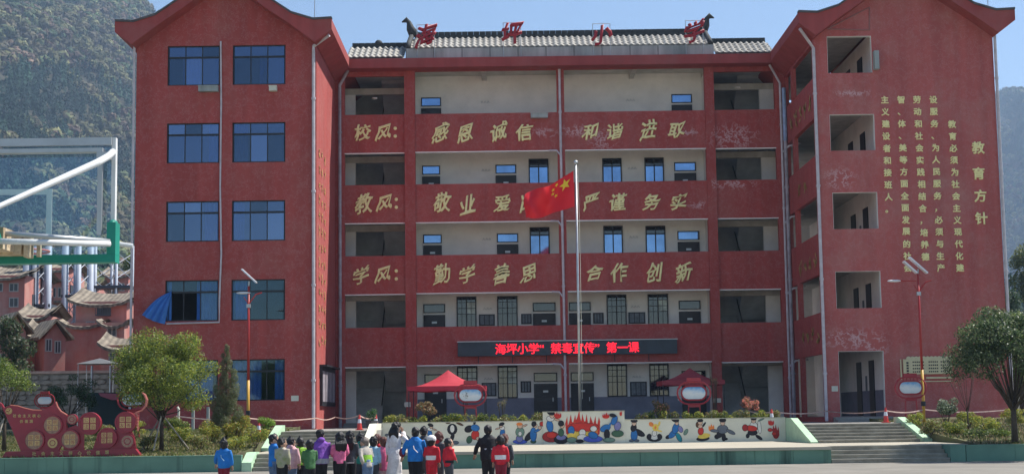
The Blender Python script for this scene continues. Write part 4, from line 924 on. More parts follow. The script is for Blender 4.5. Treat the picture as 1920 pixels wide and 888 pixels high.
a = onY(766, 725, 74); b = onY(830, 697, 74); e_ = onY(766, 735, 74)
canopy(onY(840, 725, 74).x, 74+.3, b.z+.1, 1.78, a.z, 'bright red pop-up canopy in front of the left main bay')
canopy(onY(1297, 715, 74.5).x, 75.2, onY(1293, 689, 75.2).z, 1.45, onY(1240, 714, 75.2).z, 'dull red pop-up canopy against the right pillar of the main bays', m=mat('dull_red_canopy', (.33, .05, .06), .8, .1, 1.5))

# ---- flag pole and flag
FPX, FPY = 2.9, 67.5
fp = thing('flag_pole', 'tall slim steel flagpole behind the raised mural panel', 'flagpole', (FPX, FPY, TZ))
mb = MB(); mb.tube([(FPX, FPY, TZ), (FPX, FPY, 12.4)], [.065, .045], 10); mb.build('pole', metal_g, fp, smooth=True)
mb = MB(); mb.ell((FPX, FPY, 12.5), (.1, .1, .1)); mb.build('finial', metal_g, fp, smooth=True)
mb = MB(); mb.tube([(FPX+.09, FPY, 12.3), (FPX+.12, FPY-.02, 8), (FPX+.1, FPY, 2.4)], .008, 4); mb.build('halyard', cream, fp)
flag = thing('flag', 'red flag with yellow stars flying to the left from the flagpole', 'flag', (FPX-.07, FPY, 10))
flagm = mat('red_flag_cloth', (.72, .012, .02), .65, .06, 2); starm = mat('yellow_star_cloth', (.85, .55, .03), .6, .05, 2)
P00 = onY(1075, 320, FPY); P01 = onY(1077, 387, FPY); P10 = onY(985, 363, FPY); P11 = onY(983, 411, FPY)
def fpnt(u, v):   # u along fly 0..1, v down hoist 0..1
    top = P00.lerp(P10, u); bot = P01.lerp(P11, u); p = top.lerp(bot, v)
    wv = (.06+.26*u)*math.sin(u*7.5-v*2.2)+.1*u*math.sin(u*16+v*5)
    return Vector((p.x+.06*math.sin(v*5+u*3)*u, FPY+wv*1.1, p.z-.10*math.sin(u*math.pi)*(1-.4*v)+.09*u*math.sin(u*9-v*2)))
nu, nv = 36, 18; mb = MB(); vv = [fpnt(i/nu, j/nv) for i in range(nu+1) for j in range(nv+1)]
mb.add(vv, [(i*(nv+1)+j, (i+1)*(nv+1)+j, (i+1)*(nv+1)+j+1, i*(nv+1)+j+1) for i in range(nu) for j in range(nv)])
mb.build('cloth', flagm, flag, smooth=True, recalc=False)
def star(u, v, r_, rot):
    pts = []
    for k in range(10):
        a = rot+math.pi*k/5; rr_ = r_ if k % 2 == 0 else r_*.4; pts.append(fpnt(u+rr_*math.sin(a)*.66, v-rr_*math.cos(a))+Vector((0, -.025, 0)))
    c = fpnt(u, v)+Vector((0, -.025, 0)); mb = MB(); mb.add([c]+pts, [(0, i+1, (i+1) % 10+1) for i in range(10)]); mb.build('star', starm, flag, recalc=False)
star(.18, .26, .19, .15); star(.36, .12, .065, .5); star(.43, .22, .065, .2); star(.43, .36, .065, 0); star(.36, .47, .065, .3)

# ---- solar street lamps
polered = mat('lamp_pole_red', (.38, .03, .03), .4, .1, 3); poleyel = mat('lamp_pole_yellow', (.58, .33, .05), .4, .1, 3); whitem = mat('white_enamel', (.75, .75, .78), .35, .05, 3)
def lamp(X, Y, zb, zt, lab, ang, pan):
    t = thing('street_lamp', lab, 'street lamp', (X, Y, zb), 'solar street lamps'); zy = zb+(zt-zb)*.36
    mb = MB(); mb.tube([(X, Y, zb), (X, Y, zy)], .062, 10); mb.build('lower_pole', poleyel, t, smooth=True)
    mb = MB(); mb.tube([(X, Y, zy+.002), (X, Y, zt)], [.054, .04], 10); mb.build('upper_pole', polered, t, smooth=True)
    mb = MB(); mb.tube([(X, Y, zb+.75), (X, Y, zb+.95)], .1, 10); mb.build('collar', frame_m, t)
    mb = MB(); mb.tube([(X, Y, zb), (X, Y, zb+.05)], .18, 10); mb.build('base_plate', frame_m, t)
    mb = MB(); mb.tube([(X, Y, zt-.75), (X+.3, Y, zt-.35), (X+.55, Y, zt-.28)], .03, 6).tube([(X, Y, zt-.75), (X-.2, Y, zt-.45)], .02, 6); mb.build('arm', polered, t)
    mb = MB(); mb.ell((X+ang*1.0, Y, zt-.28), (.3, .09, .05), 12, 6); mb.build('lamp_head', whitem, t, smooth=True)
    mb = MB(); mb.tube([(X+ang*.1, Y, zt-.3), (X+ang*.8, Y, zt-.27)], .025, 6); mb.build('head_arm', polered, t)
    for (dx, dz, L_) in pan:
        c = Vector((X+dx, Y, zt+dz)); ax = Vector((math.cos(-.75), 0, math.sin(-.75))); bx = Vector((.0, 1, .0)); nx_ = ax.cross(bx)
        vv = [c+ax*L_*a_+bx*.16*b_+nx_*.03*c_ for c_ in (-1, 1) for a_, b_ in ((-1, -1), (1, -1), (1, 1), (-1, 1))]
        mb = MB(); mb.add(vv, [(0, 3, 2, 1), (4, 5, 6, 7), (0, 1, 5, 4), (1, 2, 6, 5), (2, 3, 7, 6), (3, 0, 4, 7)]); mb.build('solar_panel', whitem, t)
    mb = MB(); mb.tube([(X, Y, zt), (X+.02, Y, zt+.2)], .03, 6).box(X-.08, X+.08, Y-.06, Y+.06, zt-.9, zt-.75); mb.build('bracket', metal_g, t)
q = onY(465, 812, 66); lz = onY(466, 536, 66); lamp(q.x, 66, bedz(66), lz.z, 'red and yellow solar street lamp in front of the left wing windows', -.22, [(0.02, .42, .42)])
q = onY(1733, 800, 66); lz = onY(1727, 513, 66); lamp(onY(1729, 700, 66).x, 66, bedz(66), lz.z, 'red and yellow solar street lamp in front of the right wing text', -1, [(-.32, .28, .36), (.02, .36, .5)])

# ---- cones, tape, pots
coner = mat('cone_orange_red', (.62, .06, .05), .5, .1, 4)
def cone(px, py, Y, zb, lab):
    p = onY(px, py, Y); t = thing('traffic_cone', lab, 'traffic cone', (p.x, Y, zb), 'red and white traffic cones'); X = p.x
    mb = MB(); mb.tube([(X, Y, zb+.04), (X, Y, zb+.28)], [.11, .08], 12); mb.tube([(X, Y, zb+.44), (X, Y, zb+.62)], [.06, .028], 12); mb.build('body', coner, t, smooth=False)
    mb = MB(); mb.tube([(X, Y, zb+.281), (X, Y, zb+.439)], [.082, .062], 12); mb.build('white_band', whitem, t)
    mb = MB(); mb.box(X-.15, X+.15, Y-.15, Y+.15, zb, zb+.04); mb.build('base', coner, t)
for a in ((674, 790, 64.5, TZ, 'red traffic cone on the terrace beside the potted plant'), (705, 790, 66.5, TZ, 'red traffic cone right of the potted plant'), (1661, 785, 64.6, TZ, 'red traffic cone at the top of the right steps'), (1447, 785, 66, TZ, 'red traffic cone left of the right wing pipe'), (485, 800, 64, bedz(64), 'red traffic cone among the yellow shrubs by the left street lamp')):
    cone(*a)
tapem = mat('barrier_tape', (.50, .34, .28), .6, .3, 4)
def tape(pts, lab):
    mb = MB(); pts = [Vector(p) for p in pts]
    for a, b in zip(pts[:-1], pts[1:]):
        n = 8
        for i in range(n):
            u0, u1 = i/n, (i+1)/n; p = a.lerp(b, u0); q = a.lerp(b, u1); p.z -= .10*math.sin(math.pi*u0); q.z -= .10*math.sin(math.pi*u1); h = Vector((0, .008, .024))
            mb.quad(p-h, q-h, q+h, p+h)
    mb_o = mb.build('barrier_tape', tapem, None, recalc=False); tag(mb_o, lab, 'tape')
def tp(px, py, Y): return onY(px, py, Y)
tape([tp(330, 779, 66), tp(465, 783, 66), tp(594, 783, 70.6), tp(629, 781, 72), tp(674, 778, 64.5), tp(705, 781, 66.5)], 'sagging red and white barrier tape strung left of the steps')
tape([tp(1400, 768, 66.5), tp(1447, 771, 66), tp(1550, 770, 71), tp(1661, 769, 64.6), tp(1733, 767, 66), tp(1885, 768, 67)], 'sagging red and white barrier tape strung across the right steps')
pot = thing('potted_plant', 'small leafy plant in a dark square pot at the top of the left steps', 'potted plant', (onY(697, 790, 65.2).x, 65.2, TZ)); X = onY(697, 790, 65.2).x
mb = MB(); mb.tube([(X, 65.2, TZ), (X, 65.2, TZ+.36)], [.17, .26], 4); mb.build('pot', mat('dark_pot', (.05, .05, .055), .6), pot)

# ================================================================== BASKETBALL HOOP (seen from behind, foreground left)
hp = thing('basketball_hoop', 'white framed glass basketball backboard with green padding at the left edge', 'basketball hoop', (-4.3, 9.6, 0))
HX0, HX1, HY, HZ0, HZ1 = -5.2, -3.40, 13.6, 3.135, 4.19
whp = mat('chipped_white_paint', (.66, .67, .66), .45, .12, 6, .1, col2=(.74, .75, .74)); grp = mat('green_padding', (.01, .24, .17), .5, .1, 3); rust = mat('rusty_cream_steel', (.55, .38, .22), .6, .5, 9, .3, col2=(.7, .58, .4))
t_ = .035
alum = mat('aluminium_edge', (.42, .44, .45), .4, .1, 6, metal=.5)
mb = MB(); mb.box(HX0, HX1, HY, HY+.06, HZ1-t_, HZ1).box(HX0, HX0+t_, HY, HY+.06, HZ0+.04, HZ1-t_).box(HX1-t_, HX1, HY, HY+.06, HZ0+.04, HZ1-t_); mb.build('board_frame', whp, hp)
mb = MB(); mb.box(HX0+.08, HX1-.09, HY-.1, HY-.002, HZ1-.14, HZ1-.105).box(HX0+.08, HX1-.03, HY-.04, HY-.004, HZ1-.07, HZ1-.005).box(HX1-.14, HX1-.10, HY-.06, HY-.02, HZ0+.2, HZ1-.14).box(HX1-.14, HX1-.03, HY-.1, HY-.02, HZ1-.2, HZ1-.141); mb.build('rear_frame', alum, hp)
mb = MB(); mb.box(HX0+t_, HX1-t_, HY+.025, HY+.037, HZ0+.04, HZ1-t_); hg = glass_mat('backboard_glass', (.86, .92, .95), (.5, .62, .78), .07); mb.build('glass', hg, hp)
mb = MB(); ix0, ix1, iz0, iz1 = -4.3-.295-.05, -4.3+.295+.05, HZ0+.14, HZ0+.62; ty = HY+.040
mb.box(ix0, ix1, ty, ty+.004, iz1-.05, iz1).box(ix0, ix0+.05, ty, ty+.004, iz0, iz1-.05).box(ix1-.05, ix1, ty, ty+.004, iz0, iz1-.05); mb.build('target_square', mat('target_paint', (.85, .82, .66), .7, .15, 6), hp)
mb = MB(); mb.box(HX0-.02, HX1+.02, HY-.05, HY+.1, HZ0-.035, HZ0+.035); mb.build('bottom_padding', grp, hp)
mb = MB(); mb.box(HX1-.055, HX1+.02, HY-.05, HY+.1, HZ0+.036, HZ0+.31); mb.ell((HX1-.018, HY+.025, HZ0+.31), (.038, .074, .03), 10, 6); mb.build('corner_padding', grp, hp)
mb = MB(); mb.box(HX0-.02, HX0+.055, HY-.05, HY+.1, HZ0+.036, HZ0+.31); mb.build('corner_padding', grp, hp)
p0 = onY(212, 284, HY-.12); p1 = onY(203, 293, HY-.25); p2 = onY(182, 305, HY-.45); p3 = onY(0, 386, HY-1.15); p4 = onY(-160, 458, HY-1.8)
def bez(P, n=24):
    out = []
    for i in range(len(P)-1):
        a = P[max(0, i-1)]; b = P[i]; c = P[i+1]; d = P[min(len(P)-1, i+2)]
        for k in range(n//(len(P)-1)+1):
            t = k/(n//(len(P)-1)+1); out.append(.5*((2*b)+(-a+c)*t+(2*a-5*b+4*c-d)*t*t+(-a+3*b-3*c+d)*t**3))
    return out+[P[-1]]
mb = MB(); pts = bez([p0, p1, p2]); mb.tube(pts+[p3, p4], [.026]*3+[.031]*(len(pts)-3)+[.022, .022], 10); mb.build('support_arm', whp, hp, smooth=True)
mb = MB(); mb.tube([p4, onX(-200, 440, -4.75)], .026, 8); mb.build('support_arm', whp, hp)
mb = MB(); mb.tube([onY(206, 457, HY-.1), onY(0, 452, HY-.75)], .025, 10); mb.build('lower_rod', whp, hp, smooth=True)
mb = MB(); mb.tube([onY(206, 452, HY-.05), onY(0, 437, HY-.45)], .022, 10); mb.build('lower_rod', alum, hp, smooth=True)
mb = MB(); a = onY(222, 456, HY+.6); b = onY(249, 461, HY+.6); mb.tube([onY(150, 446, HY+.55), b], .02, 8); mb.build('side_bar', whp, hp)
mb = MB(); mb.box(-4.5, -4.14, HY-.2, HY-.052, 3.16, 3.33).box(-4.44, -4.2, HY-.5, HY-.2, 3.18, 3.36).box(-4.12, -4.08, HY-.2, HY-.05, 3.14, 3.34).box(-4.04, -4.01, HY-.1, HY-.05, 3.15, 3.33); mb.build('mounting_bracket', rust, hp)
mb = MB(); mb.tube([(-4.3, HY-.5, 3.27), (-4.3, 10.3, 3.15)], .09, 10).tube([(-4.3, 10.2, 3.3), (-4.3, 9.6, .0)], .11, 10); mb.build('boom', grp, hp, smooth=True)
mb = MB(); rimc = Vector((-4.3, HY+.15+.225, 3.12+.13)); pts = [rimc+Vector((.225*math.cos(a), .225*math.sin(a), 0)) for a in np.linspace(0, 2*math.pi, 25)]; mb.tube(pts, .009, 6); mb.box(-4.39, -4.21, HY+.06, HY+.16, 3.16, 3.25); mb.build('rim', mat('rim_faded_red', (.6, .16, .14), .5), hp)
mb = MB(); mb.box(-5.0, -3.7, 8.6, 10.4, .0, .35); mb.build('ballast_base', grp, hp)
# ================================================================== PEOPLE
skin_m = mat('skin', (.42, .25, .17), .55, .06, 8); hair_m = mat('black_hair', (.012, .010, .010), .45, .2, 20, .4)
hairg = mat('grey_brown_hair', (.16, .13, .11), .6, .2, 20); hairr = mat('reddish_brown_hair', (.10, .035, .025), .55, .2, 20)
eye_m = mat('eye', (.01, .01, .01), .2); shoe_m = mat('dark_shoe', (.03, .03, .035), .6, .1, 5)
CL = {}
def cloth(name, c, c2=None):
    if name not in CL: CL[name] = mat(name, c, .8, .22, 7, .9, 11, col2=c2)
    return CL[name]
def fuse(mb, vox, name, m, parent, smooth=True, sm=2):
    me = bpy.data.meshes.new(name); me.from_pydata(mb.v, [], mb.f); bm = bmesh.new(); bm.from_mesh(me); bmesh.ops.recalc_face_normals(bm, faces=bm.faces); bm.to_mesh(me); bm.free()
    o = bpy.data.objects.new('tmp', me); C.objects.link(o); r = o.modifiers.new('r', 'REMESH'); r.mode = 'VOXEL'; r.voxel_size = vox; s = o.modifiers.new('s', 'SMOOTH'); s.iterations = sm; s.factor = .5
    dg = bpy.context.evaluated_depsgraph_get(); me2 = bpy.data.meshes.new_from_object(o.evaluated_get(dg)); bpy.data.objects.remove(o)
    me2.name = name; me2.materials.clear(); me2.materials.append(m); me2.polygons.foreach_set('use_smooth', [True]*len(me2.polygons)); return me2
def wrinkle(mb, a, seed):
    mb.v = [tuple(Vector(p)+Vector((mnoise.noise(Vector((p[0]*9+seed, p[1]*9, p[2]*16))), mnoise.noise(Vector((p[0]*9, p[1]*9+seed, p[2]*16))), 0))*a) for p in mb.v]; return mb
def loft(mb, secs, n=12):     # secs: (centre, rx, ry) horizontal ellipses
    vv = []; ff = []
    for c, rx, ry in secs:
        for i in range(n): a = 2*math.pi*i/n; vv.append((c[0]+rx*math.cos(a), c[1]+ry*math.sin(a), c[2]))
    for j in range(len(secs)-1):
        for i in range(n): i2 = (i+1) % n; ff.append((j*n+i, j*n+i2, (j+1)*n+i2, (j+1)*n+i))
    ff.append(tuple(range(n))[::-1]); ff.append(tuple((len(secs)-1)*n+i for i in range(n))); mb.add(vv, ff)
ARM = {'down': ((.135, 0, .635), (.142, .02, .50)), 'front': ((.135, .02, .65), (.085, .11, .585)), 'back': ((.135, -.05, .645), (.10, -.035, .52)), 'face': ((.14, .09, .72), (.03, .13, .86)), 'out': ((.155, .04, .64), (.175, .10, .535)), 'hold': ((.13, .03, .65), (.10, .14, .66))}
def person(px, ytop, d, lab, jac, tro, hair='short', face=0, arms=('down', 'down'), jname='jacket', build=1.0, child=True, headturn=0, jacket_len=.46, stride=0.0, extra=None, hairm=None, lean=0, dress=False, cap=None, capm=None):
    headturn = headturn or rnd.uniform(-.7, .7); p = onY(px, ytop, d); H = p.z; X = p.x; t = thing('person', lab, 'person', (X, d, 0), 'children and adults gathered in front of the stage'); t.rotation_euler = (0, 0, face)
    k = H; hs = 1.36 if child else 1.10; bw_ = build
    def S(v): return Vector((v[0]*k, v[1]*k, v[2]*k))
    def ln(v): return Vector((v[0], v[1]+lean*max(0, v[2]-.45), v[2]))
    hc = ln(Vector((0, .012, 1-.078*hs)))
    body = MB(); sh_z = .795; legs = []
    for s_, sd in ((-1, stride), (1, -stride)):
        hip = (s_*.05, 0, .50); kn = (s_*.054, sd*.5+.012, .275); an = (s_*.055, sd, .045); legs.append((hip, kn, an))
        body.tube([S(hip), S(((hip[0]+kn[0])/2, (hip[1]+kn[1])/2, .39)), S(kn), S(((kn[0]+an[0])/2, (kn[1]+an[1])/2-.008, .18)), S(an)], [.054*k, .05*k, .034*k, .034*k, .022*k], 10)
        body.ell(S((an[0], an[1]+.03, .022)), (.026*k, .065*k, .022*k), 10, 6)
    tz = [(.47, .078, .055), (.54, .08, .058), (.62, .068, .05), (.70, .08, .055), (.76, .092, .052), (.81, .075, .042), (.835, .03, .03)]
    loft(body, [(S(ln(Vector((0, 0, z)))), rx*k, ry*k) for z, rx, ry in tz]); body.tube([S(ln(Vector((0, 0, .82)))), S(hc+Vector((0, -.012, -.03)))], [.031*k, .027*k], 10)
    body.ell(S(hc), (.052*hs*k, .06*hs*k, .073*hs*k), 14, 10); body.ell(S(hc+Vector((0, .018, -.03*hs))), (.038*hs*k, .042*hs*k, .042*hs*k), 12, 8)
    rot = Matrix.Rotation(headturn, 3, 'Z'); hd = lambda x, y, z: S(hc+rot @ Vector((x*hs, y*hs, z*hs)))
    body.ell(hd(0, .066, -.012), (.009*k, .014*k, .014*k), 8, 6)
    for s_ in (-1, 1): body.ell(hd(s_*.054, -.002, -.008), (.008*k, .014*k, .019*k), 8, 6)
    armp = []
    for s_, am in zip((-1, 1), arms):
        (e, w_) = ARM[am]; shd = ln(Vector((s_*.098*bw_, 0, sh_z))); el = ln(Vector((s_*e[0]*bw_, e[1], e[2]))); wr = ln(Vector((s_*w_[0]*bw_, w_[1], w_[2]))); armp.append((shd, el, wr))
        body.tube([S(shd), S(el), S(wr)], [.029*k, .023*k, .016*k], 10)
    bm_ = fuse(body, .0125, 'body', skin_m, t)
    # hands: palm, four fingers and a thumb, merged into the body mesh
    hm = MB()
    for (shd, el, wr), s_ in zip(armp, (-1, 1)):
        dr = (wr-el).normalized(); side = dr.cross(Vector((0, 1, 0) if abs(dr.y) < .8 else (0, 0, 1))).normalized(); nr = dr.cross(side)
        c = wr+dr*.025; R3 = Matrix((side, nr, dr)).transposed(); hm.ell(S(c), (.02*k, .010*k, .03*k), 8, 6, R3)
        for q, ln_ in zip((-1.5, -.5, .5, 1.5), (.036, .043, .041, .032)):
            b = wr+dr*.045+side*.0095*q; m1 = b+dr*ln_*.55+nr*.006; e2 = b+dr*ln_+nr*.016; hm.tube([S(b), S(m1), S(e2)], [.0052*k, .0048*k, .0038*k], 5)
        b = wr+dr*.015+side*.018*(-s_); hm.tube([S(b), S(b+dr*.02+side*.012*(-s_)), S(b+dr*.036+side*.013*(-s_)+nr*.008)], [.0062*k, .0055*k, .004*k], 5)
    n0 = len(bm_.vertices); bmm = bmesh.new(); bmm.from_mesh(bm_); hme = bpy.data.meshes.new('h'); hme.from_pydata(hm.v, [], hm.f); bmm.from_mesh(hme); bmm.to_mesh(bm_); bmm.free(); bpy.data.meshes.remove(hme)
    bm_.polygons.foreach_set('use_smooth', [True]*len(bm_.polygons)); add_mesh('body', bm_, t)
    # trousers
    if not dress:
        tr = MB()
        for hip, kn, an in legs:
            tr.tube([S((hip[0], 0, .53)), S((hip[0], 0, .46)), S(kn), S((an[0], an[1]-.003, .05))], [.062*k, .066*k, .047*k, .038*k], 12)
        loft(tr, [(S((0, 0, z)), rx*k, ry*k) for z, rx, ry in ((.44, .06, .05), (.47, .093, .068), (.53, .092, .067), (.60, .080, .06))])
        add_mesh('trousers', fuse(wrinkle(tr, .012*k, px), .016, 'trousers', tro, t), t)
    jk = MB(); L0 = jacket_len
    if dress:
        loft(jk, [(S(Vector((.0, stride*.3, .06))), .15*k, .14*k), (S((0, stride*.15, .25)), .125*k, .11*k), (S(Vector((0, 0, .45))), .112*k, .09*k), (S(ln(Vector((0, 0, .54)))), .104*k, .084*k), (S(ln(Vector((0, 0, .62)))), .086*k, .070*k), (S(ln(Vector((0, 0, .72)))), .100*k, .074*k), (S(ln(Vector((0, 0, .80)))), .098*k, .062*k), (S(ln(Vector((0, 0, .85)))), .042*k, .042*k)], 16)
    else:
        loft(jk, [(S(ln(Vector((0, 0, z)))), rx*k*bw_, ry*k*bw_) for z, rx, ry in ((L0, .100, .078), (L0+.02, .108, .085), (.56, .108, .082), (.64, .105, .076), (.72, .112, .075), (.785, .108, .065), (.825, .06, .05), (.85, .045, .042))], 16)
    sl = .037 if dress else .041
    for shd, el, wr in armp:
        mid = (el+wr)/2+Vector((0, -.002, -.004)); jk.tube([S(shd+Vector((0, 0, -.004))), S((shd+el)/2), S(el), S(mid), S(wr.lerp(el, .08))], [sl*k, sl*.97*k, sl*.85*k, sl*.8*k, sl*.62*k], 12)
    add_mesh(jname, fuse(wrinkle(jk, .020*k, px), .0155, jname, jac, t), t)
    # hair or cap
    hm_ = hairm or hair_m; hr = MB()
    hr.ell(hd(0, -.012, .016), (.057*hs*k, .062*hs*k, .066*hs*k), 20, 14); hr.ell(hd(0, -.022, -.02), (.050*hs*k, .042*hs*k, .050*hs*k), 14, 9)
    hr.v = [tuple(Vector(p_)+Vector((mnoise.noise(Vector(p_)*22+Vector((px, 0, 0))), mnoise.noise(Vector(p_)*22+Vector((0, px, 0))), mnoise.noise(Vector(p_)*22+Vector((0, 0, px)))))*.022*k) for p_ in hr.v]
    if hair == 'long':
        for q in range(7):
            xx = (q-3)*.017; hr.tube([hd(xx, -.04, .0), hd(xx*1.25, -.072, -.07), hd(xx*1.2, -.062, -.15-.008*(q % 3))], [.02*k, .022*k, .009*k], 7)
    if hair == 'pony': hr.tube([hd(0, -.07, .03), hd(0, -.105, .02), hd(0, -.10, -.06), hd(0.01, -.075, -.12)], [.018*k, .022*k, .02*k, .006*k], 8)
    if hair == 'tuft': hr.ell(hd(0, -.02, .085), (.026*k, .026*k, .03*k), 8, 6)
    add_mesh('hair', fuse(hr, .012, 'hair', hm_, t, sm=1), t)
    if cap:
        cp = MB(); cp.ell(hd(0, -.006, .035), (.067*hs*k, .071*hs*k, .055*hs*k), 14, 8); cp.ell(hd(0, .06, .022), (.047*k, .062*k, .013*k), 12, 6)
        if cap == 'wide': cp.ell(hd(0, 0, .02), (.085*hs*k, .088*hs*k, .02*k), 16, 6)
        add_mesh('cap', fuse(cp, .012, 'cap', capm, t, sm=1), t)
    for s_ in (-1, 1):
        e = MB(); e.ell(hd(s_*.021, .0575, .004), (.0075*k, .004*k, .0045*k), 8, 5); me = bpy.data.meshes.new('eye'); me.from_pydata(e.v, [], e.f); me.materials.append(eye_m); add_mesh('eye', me, t)
        e = MB(); an = legs[0 if s_ < 0 else 1][2]; e.ell(S((an[0], an[1]+.028, .026)), (.033*k, .074*k, .028*k), 12, 7); me = bpy.data.meshes.new('shoe'); me.from_pydata(e.v, [], e.f); me.materials.append(shoe_m); add_mesh('shoe', me, t)
    e = MB(); e.ell(hd(0, .057, -.040), (.017*k, .005*k, .004*k), 8, 5); me = bpy.data.meshes.new('mouth'); me.from_pydata(e.v, [], e.f); me.materials.append(cloth('lip', (.35, .12, .1))); add_mesh('mouth', me, t)
    if extra: extra(t, S, k, ln)
    return t
def add_part(t, mb, name, m, smooth=False):
    me = bpy.data.meshes.new(name); me.from_pydata(mb.v, [], mb.f); me.materials.append(m); bm = bmesh.new(); bm.from_mesh(me); bmesh.ops.recalc_face_normals(bm, faces=bm.faces); bm.to_mesh(me); bm.free()
    if smooth: me.polygons.foreach_set('use_smooth', [True]*len(me.polygons))
    return add_mesh(name, me, t)
def band(z0, z1, m, name, rx=.111, ry=.085):
    def f(t, S, k, ln):
        mb = MB(); n = 24; vv = []
        for z in (z0, z1):
            for i in range(n): a = 2*math.pi*i/n; vv.append(S(ln(Vector((rx*math.cos(a), ry*math.sin(a), z)))))
        mb.add(vv, [(i, (i+1) % n, n+(i+1) % n, n+i) for i in range(n)]); add_part(t, mb, name, m)
    return f
def hood(m, zz=.83):
    def f(t, S, k, ln):
        mb = MB(); mb.ell(S(ln(Vector((0, -.055, zz)))), (.062*k, .038*k, .045*k), 12, 7); add_part(t, mb, 'hood', m, True)
    return f
def multi(*fs):
    def f(*a):
        for g in fs: g(*a)
    return f
def folder(t, S, k, ln):
    mb = MB(); mb.ell(S((-.20, .06, .60)), (.055*k, .02*k, .075*k), 12, 8); add_part(t, mb, 'bag', cloth('maroon_bag', (.16, .02, .035)), True)
def back_strip(m):
    def f(t, S, k, ln):
        mb = MB(); c = S(ln(Vector((0, -.089, .625)))); mb.box(c.x-.062*k, c.x+.062*k, c.y, c.y+.004, c.z-.011*k, c.z+.011*k); add_part(t, mb, 'back_lettering', m)
    return f
def side_stripe(m):
    def f(t, S, k, ln):
        for s_ in (-1, 1):
            mb = MB(); mb.box(s_*.098*k-.004, s_*.098*k+.004, -.012*k, .012*k, .12*k, .45*k); add_part(t, mb, 'trouser_stripe', m)
    return f
def zig(m):
    def f(t, S, k, ln):
        mb = MB(); pts = [(-.03, -.079, .71), (-.02, -.088, .66), (.01, -.088, .63), (.035, -.086, .60)]; mb.tube([S(ln(Vector(p))) for p in pts], .008*k, 5); add_part(t, mb, 'jacket_print', m)
    return f
blu = cloth('bright_blue_jacket', (.012, .17, .52)); blk = cloth('black_cloth', (.014, .014, .017)); jean = cloth('blue_jeans', (.07, .12, .22), (.16, .24, .36)); pink = cloth('pale_pink_puffer', (.70, .38, .40), (.8, .5, .5))
lime = cloth('lime_jacket', (.24, .48, .04)); purp = cloth('purple_jacket', (.20, .07, .38)); pk2 = cloth('rose_pink_jacket', (.72, .16, .30)); whi = cloth('white_cloth', (.72, .68, .66)); redj = cloth('red_jacket', (.58, .02, .035)); gry = cloth('dark_grey_jacket', (.06, .065, .075))
mar = cloth('maroon_trousers', (.20, .015, .03)); lbl = cloth('light_blue_jacket', (.30, .52, .66)); tea = cloth('teal_hoodie', (.03, .26, .20)); blg = cloth('grey_marl', (.32, .31, .33)); pat = cloth('patterned_white_jacket', (.6, .5, .45), (.25, .3, .12)); kh = cloth('beige_sleeve_jacket', (.42, .38, .33))
P = person
P(420, 822, 38.2, 'child standing alone on the left in a bright blue jacket and maroon trousers', blu, mar, face=-.15, arms=('out', 'down'), extra=zig(lbl), build=1.08, hair='tuft')
P(513, 812, 38.4, 'child in a blue jacket and jeans at the left end of the queue', blu, jean, face=-.9, arms=('front', 'front'), jacket_len=.44)
P(529, 819, 37.6, 'child in a patterned white jacket behind the blue-jacketed child', pat, blk, face=-.4, arms=('front', 'down'))
P(546, 819, 38.6, 'child in a pale pink puffer jacket', pink, jean, face=-.3, arms=('down', 'down'), build=1.1, jacket_len=.42, hair='tuft', extra=hood(pink))
P(562, 819, 40.2, 'child in a lime green jacket between the pink and the purple jackets', lime, blk, face=.3, hair='tuft', arms=('front', 'down'))
P(581, 823, 37.2, 'small child in a dark green jacket carrying a turquoise bag', cloth('dark_green_jacket', (.05, .14, .05)), blk, face=.5, arms=('front', 'front'), extra=lambda t, S, k, ln: add_part(t, (lambda m: m.ell(S((.08, .1, .55)), (.06*k, .03*k, .08*k), 10, 7))(MB()), 'bag', cloth('turquoise_bag', (.05, .45, .4)), True))
P(602, 805, 37.8, 'adult in a purple hooded jacket with pale grey hem and a black cap', purp, blk, child=False, face=.35, build=1.22, arms=('front', 'front'), cap='plain', capm=blk, extra=multi(hood(purp, .84), band(.468, .545, blg, 'grey_hem', .136, .108)), lean=.12)
P(637, 809, 37.9, 'long-haired child in a rose pink jacket and black trousers', pk2, blk, hair='long', face=.25, arms=('front', 'front'), jacket_len=.48)
P(656, 807, 38.3, 'taller child in black with long hair hanging over a dark jacket', gry, blk, hair='long', face=-.2, arms=('down', 'front'), extra=lambda t, S, k, ln: add_part(t, (lambda m: m.box(-.09*k, .10*k, -.10*k, -.09*k, .47*k, .485*k))(MB()), 'white_hem_strip', whi))
P(676, 811, 38.9, 'child in a teal hooded top under a dark pointed cap', tea, gry, face=.2, hair='tuft', extra=hood(tea))
P(689, 818, 37.4, 'grey-haired stooping figure in a lime and grey jacket', kh, jean, face=.6, hairm=hairg, arms=('back', 'front'), lean=.25, extra=band(.55, .68, lime, 'lime_panel', .114, .088))
P(700, 817, 38.7, 'child in a light blue jacket with white sleeves', lbl, gry, face=-.5, arms=('front', 'down'))
P(708, 813, 39.4, 'child in a red jacket with dark reddish hair', redj, mar, face=-.4, hairm=hairr, arms=('back', 'front'))
P(719, 818, 38.9, 'child in a pink-red coat next to the woman in white', pk2, cloth('pale_pink_trousers', (.6, .42, .44)), face=.4, hairm=hairr, jacket_len=.36)
P(739, 790, 38.6, 'woman in a long white dress with long black hair raising her hand to her face', whi, whi, hair='long', child=False, face=-.55, arms=('down', 'face'), dress=True, jname='dress', stride=.02, lean=.10)
P(778, 800, 38.3, 'child in a bright blue jacket and black trousers holding a maroon bag', blu, blk, child=False, face=.1, arms=('out', 'front'), build=1.15, extra=multi(folder, zig(whi)))
P(794, 798, 39.6, 'taller child in a dark grey jacket behind the blue jacket', gry, gry, child=False, face=-.3, arms=('down', 'hold'))
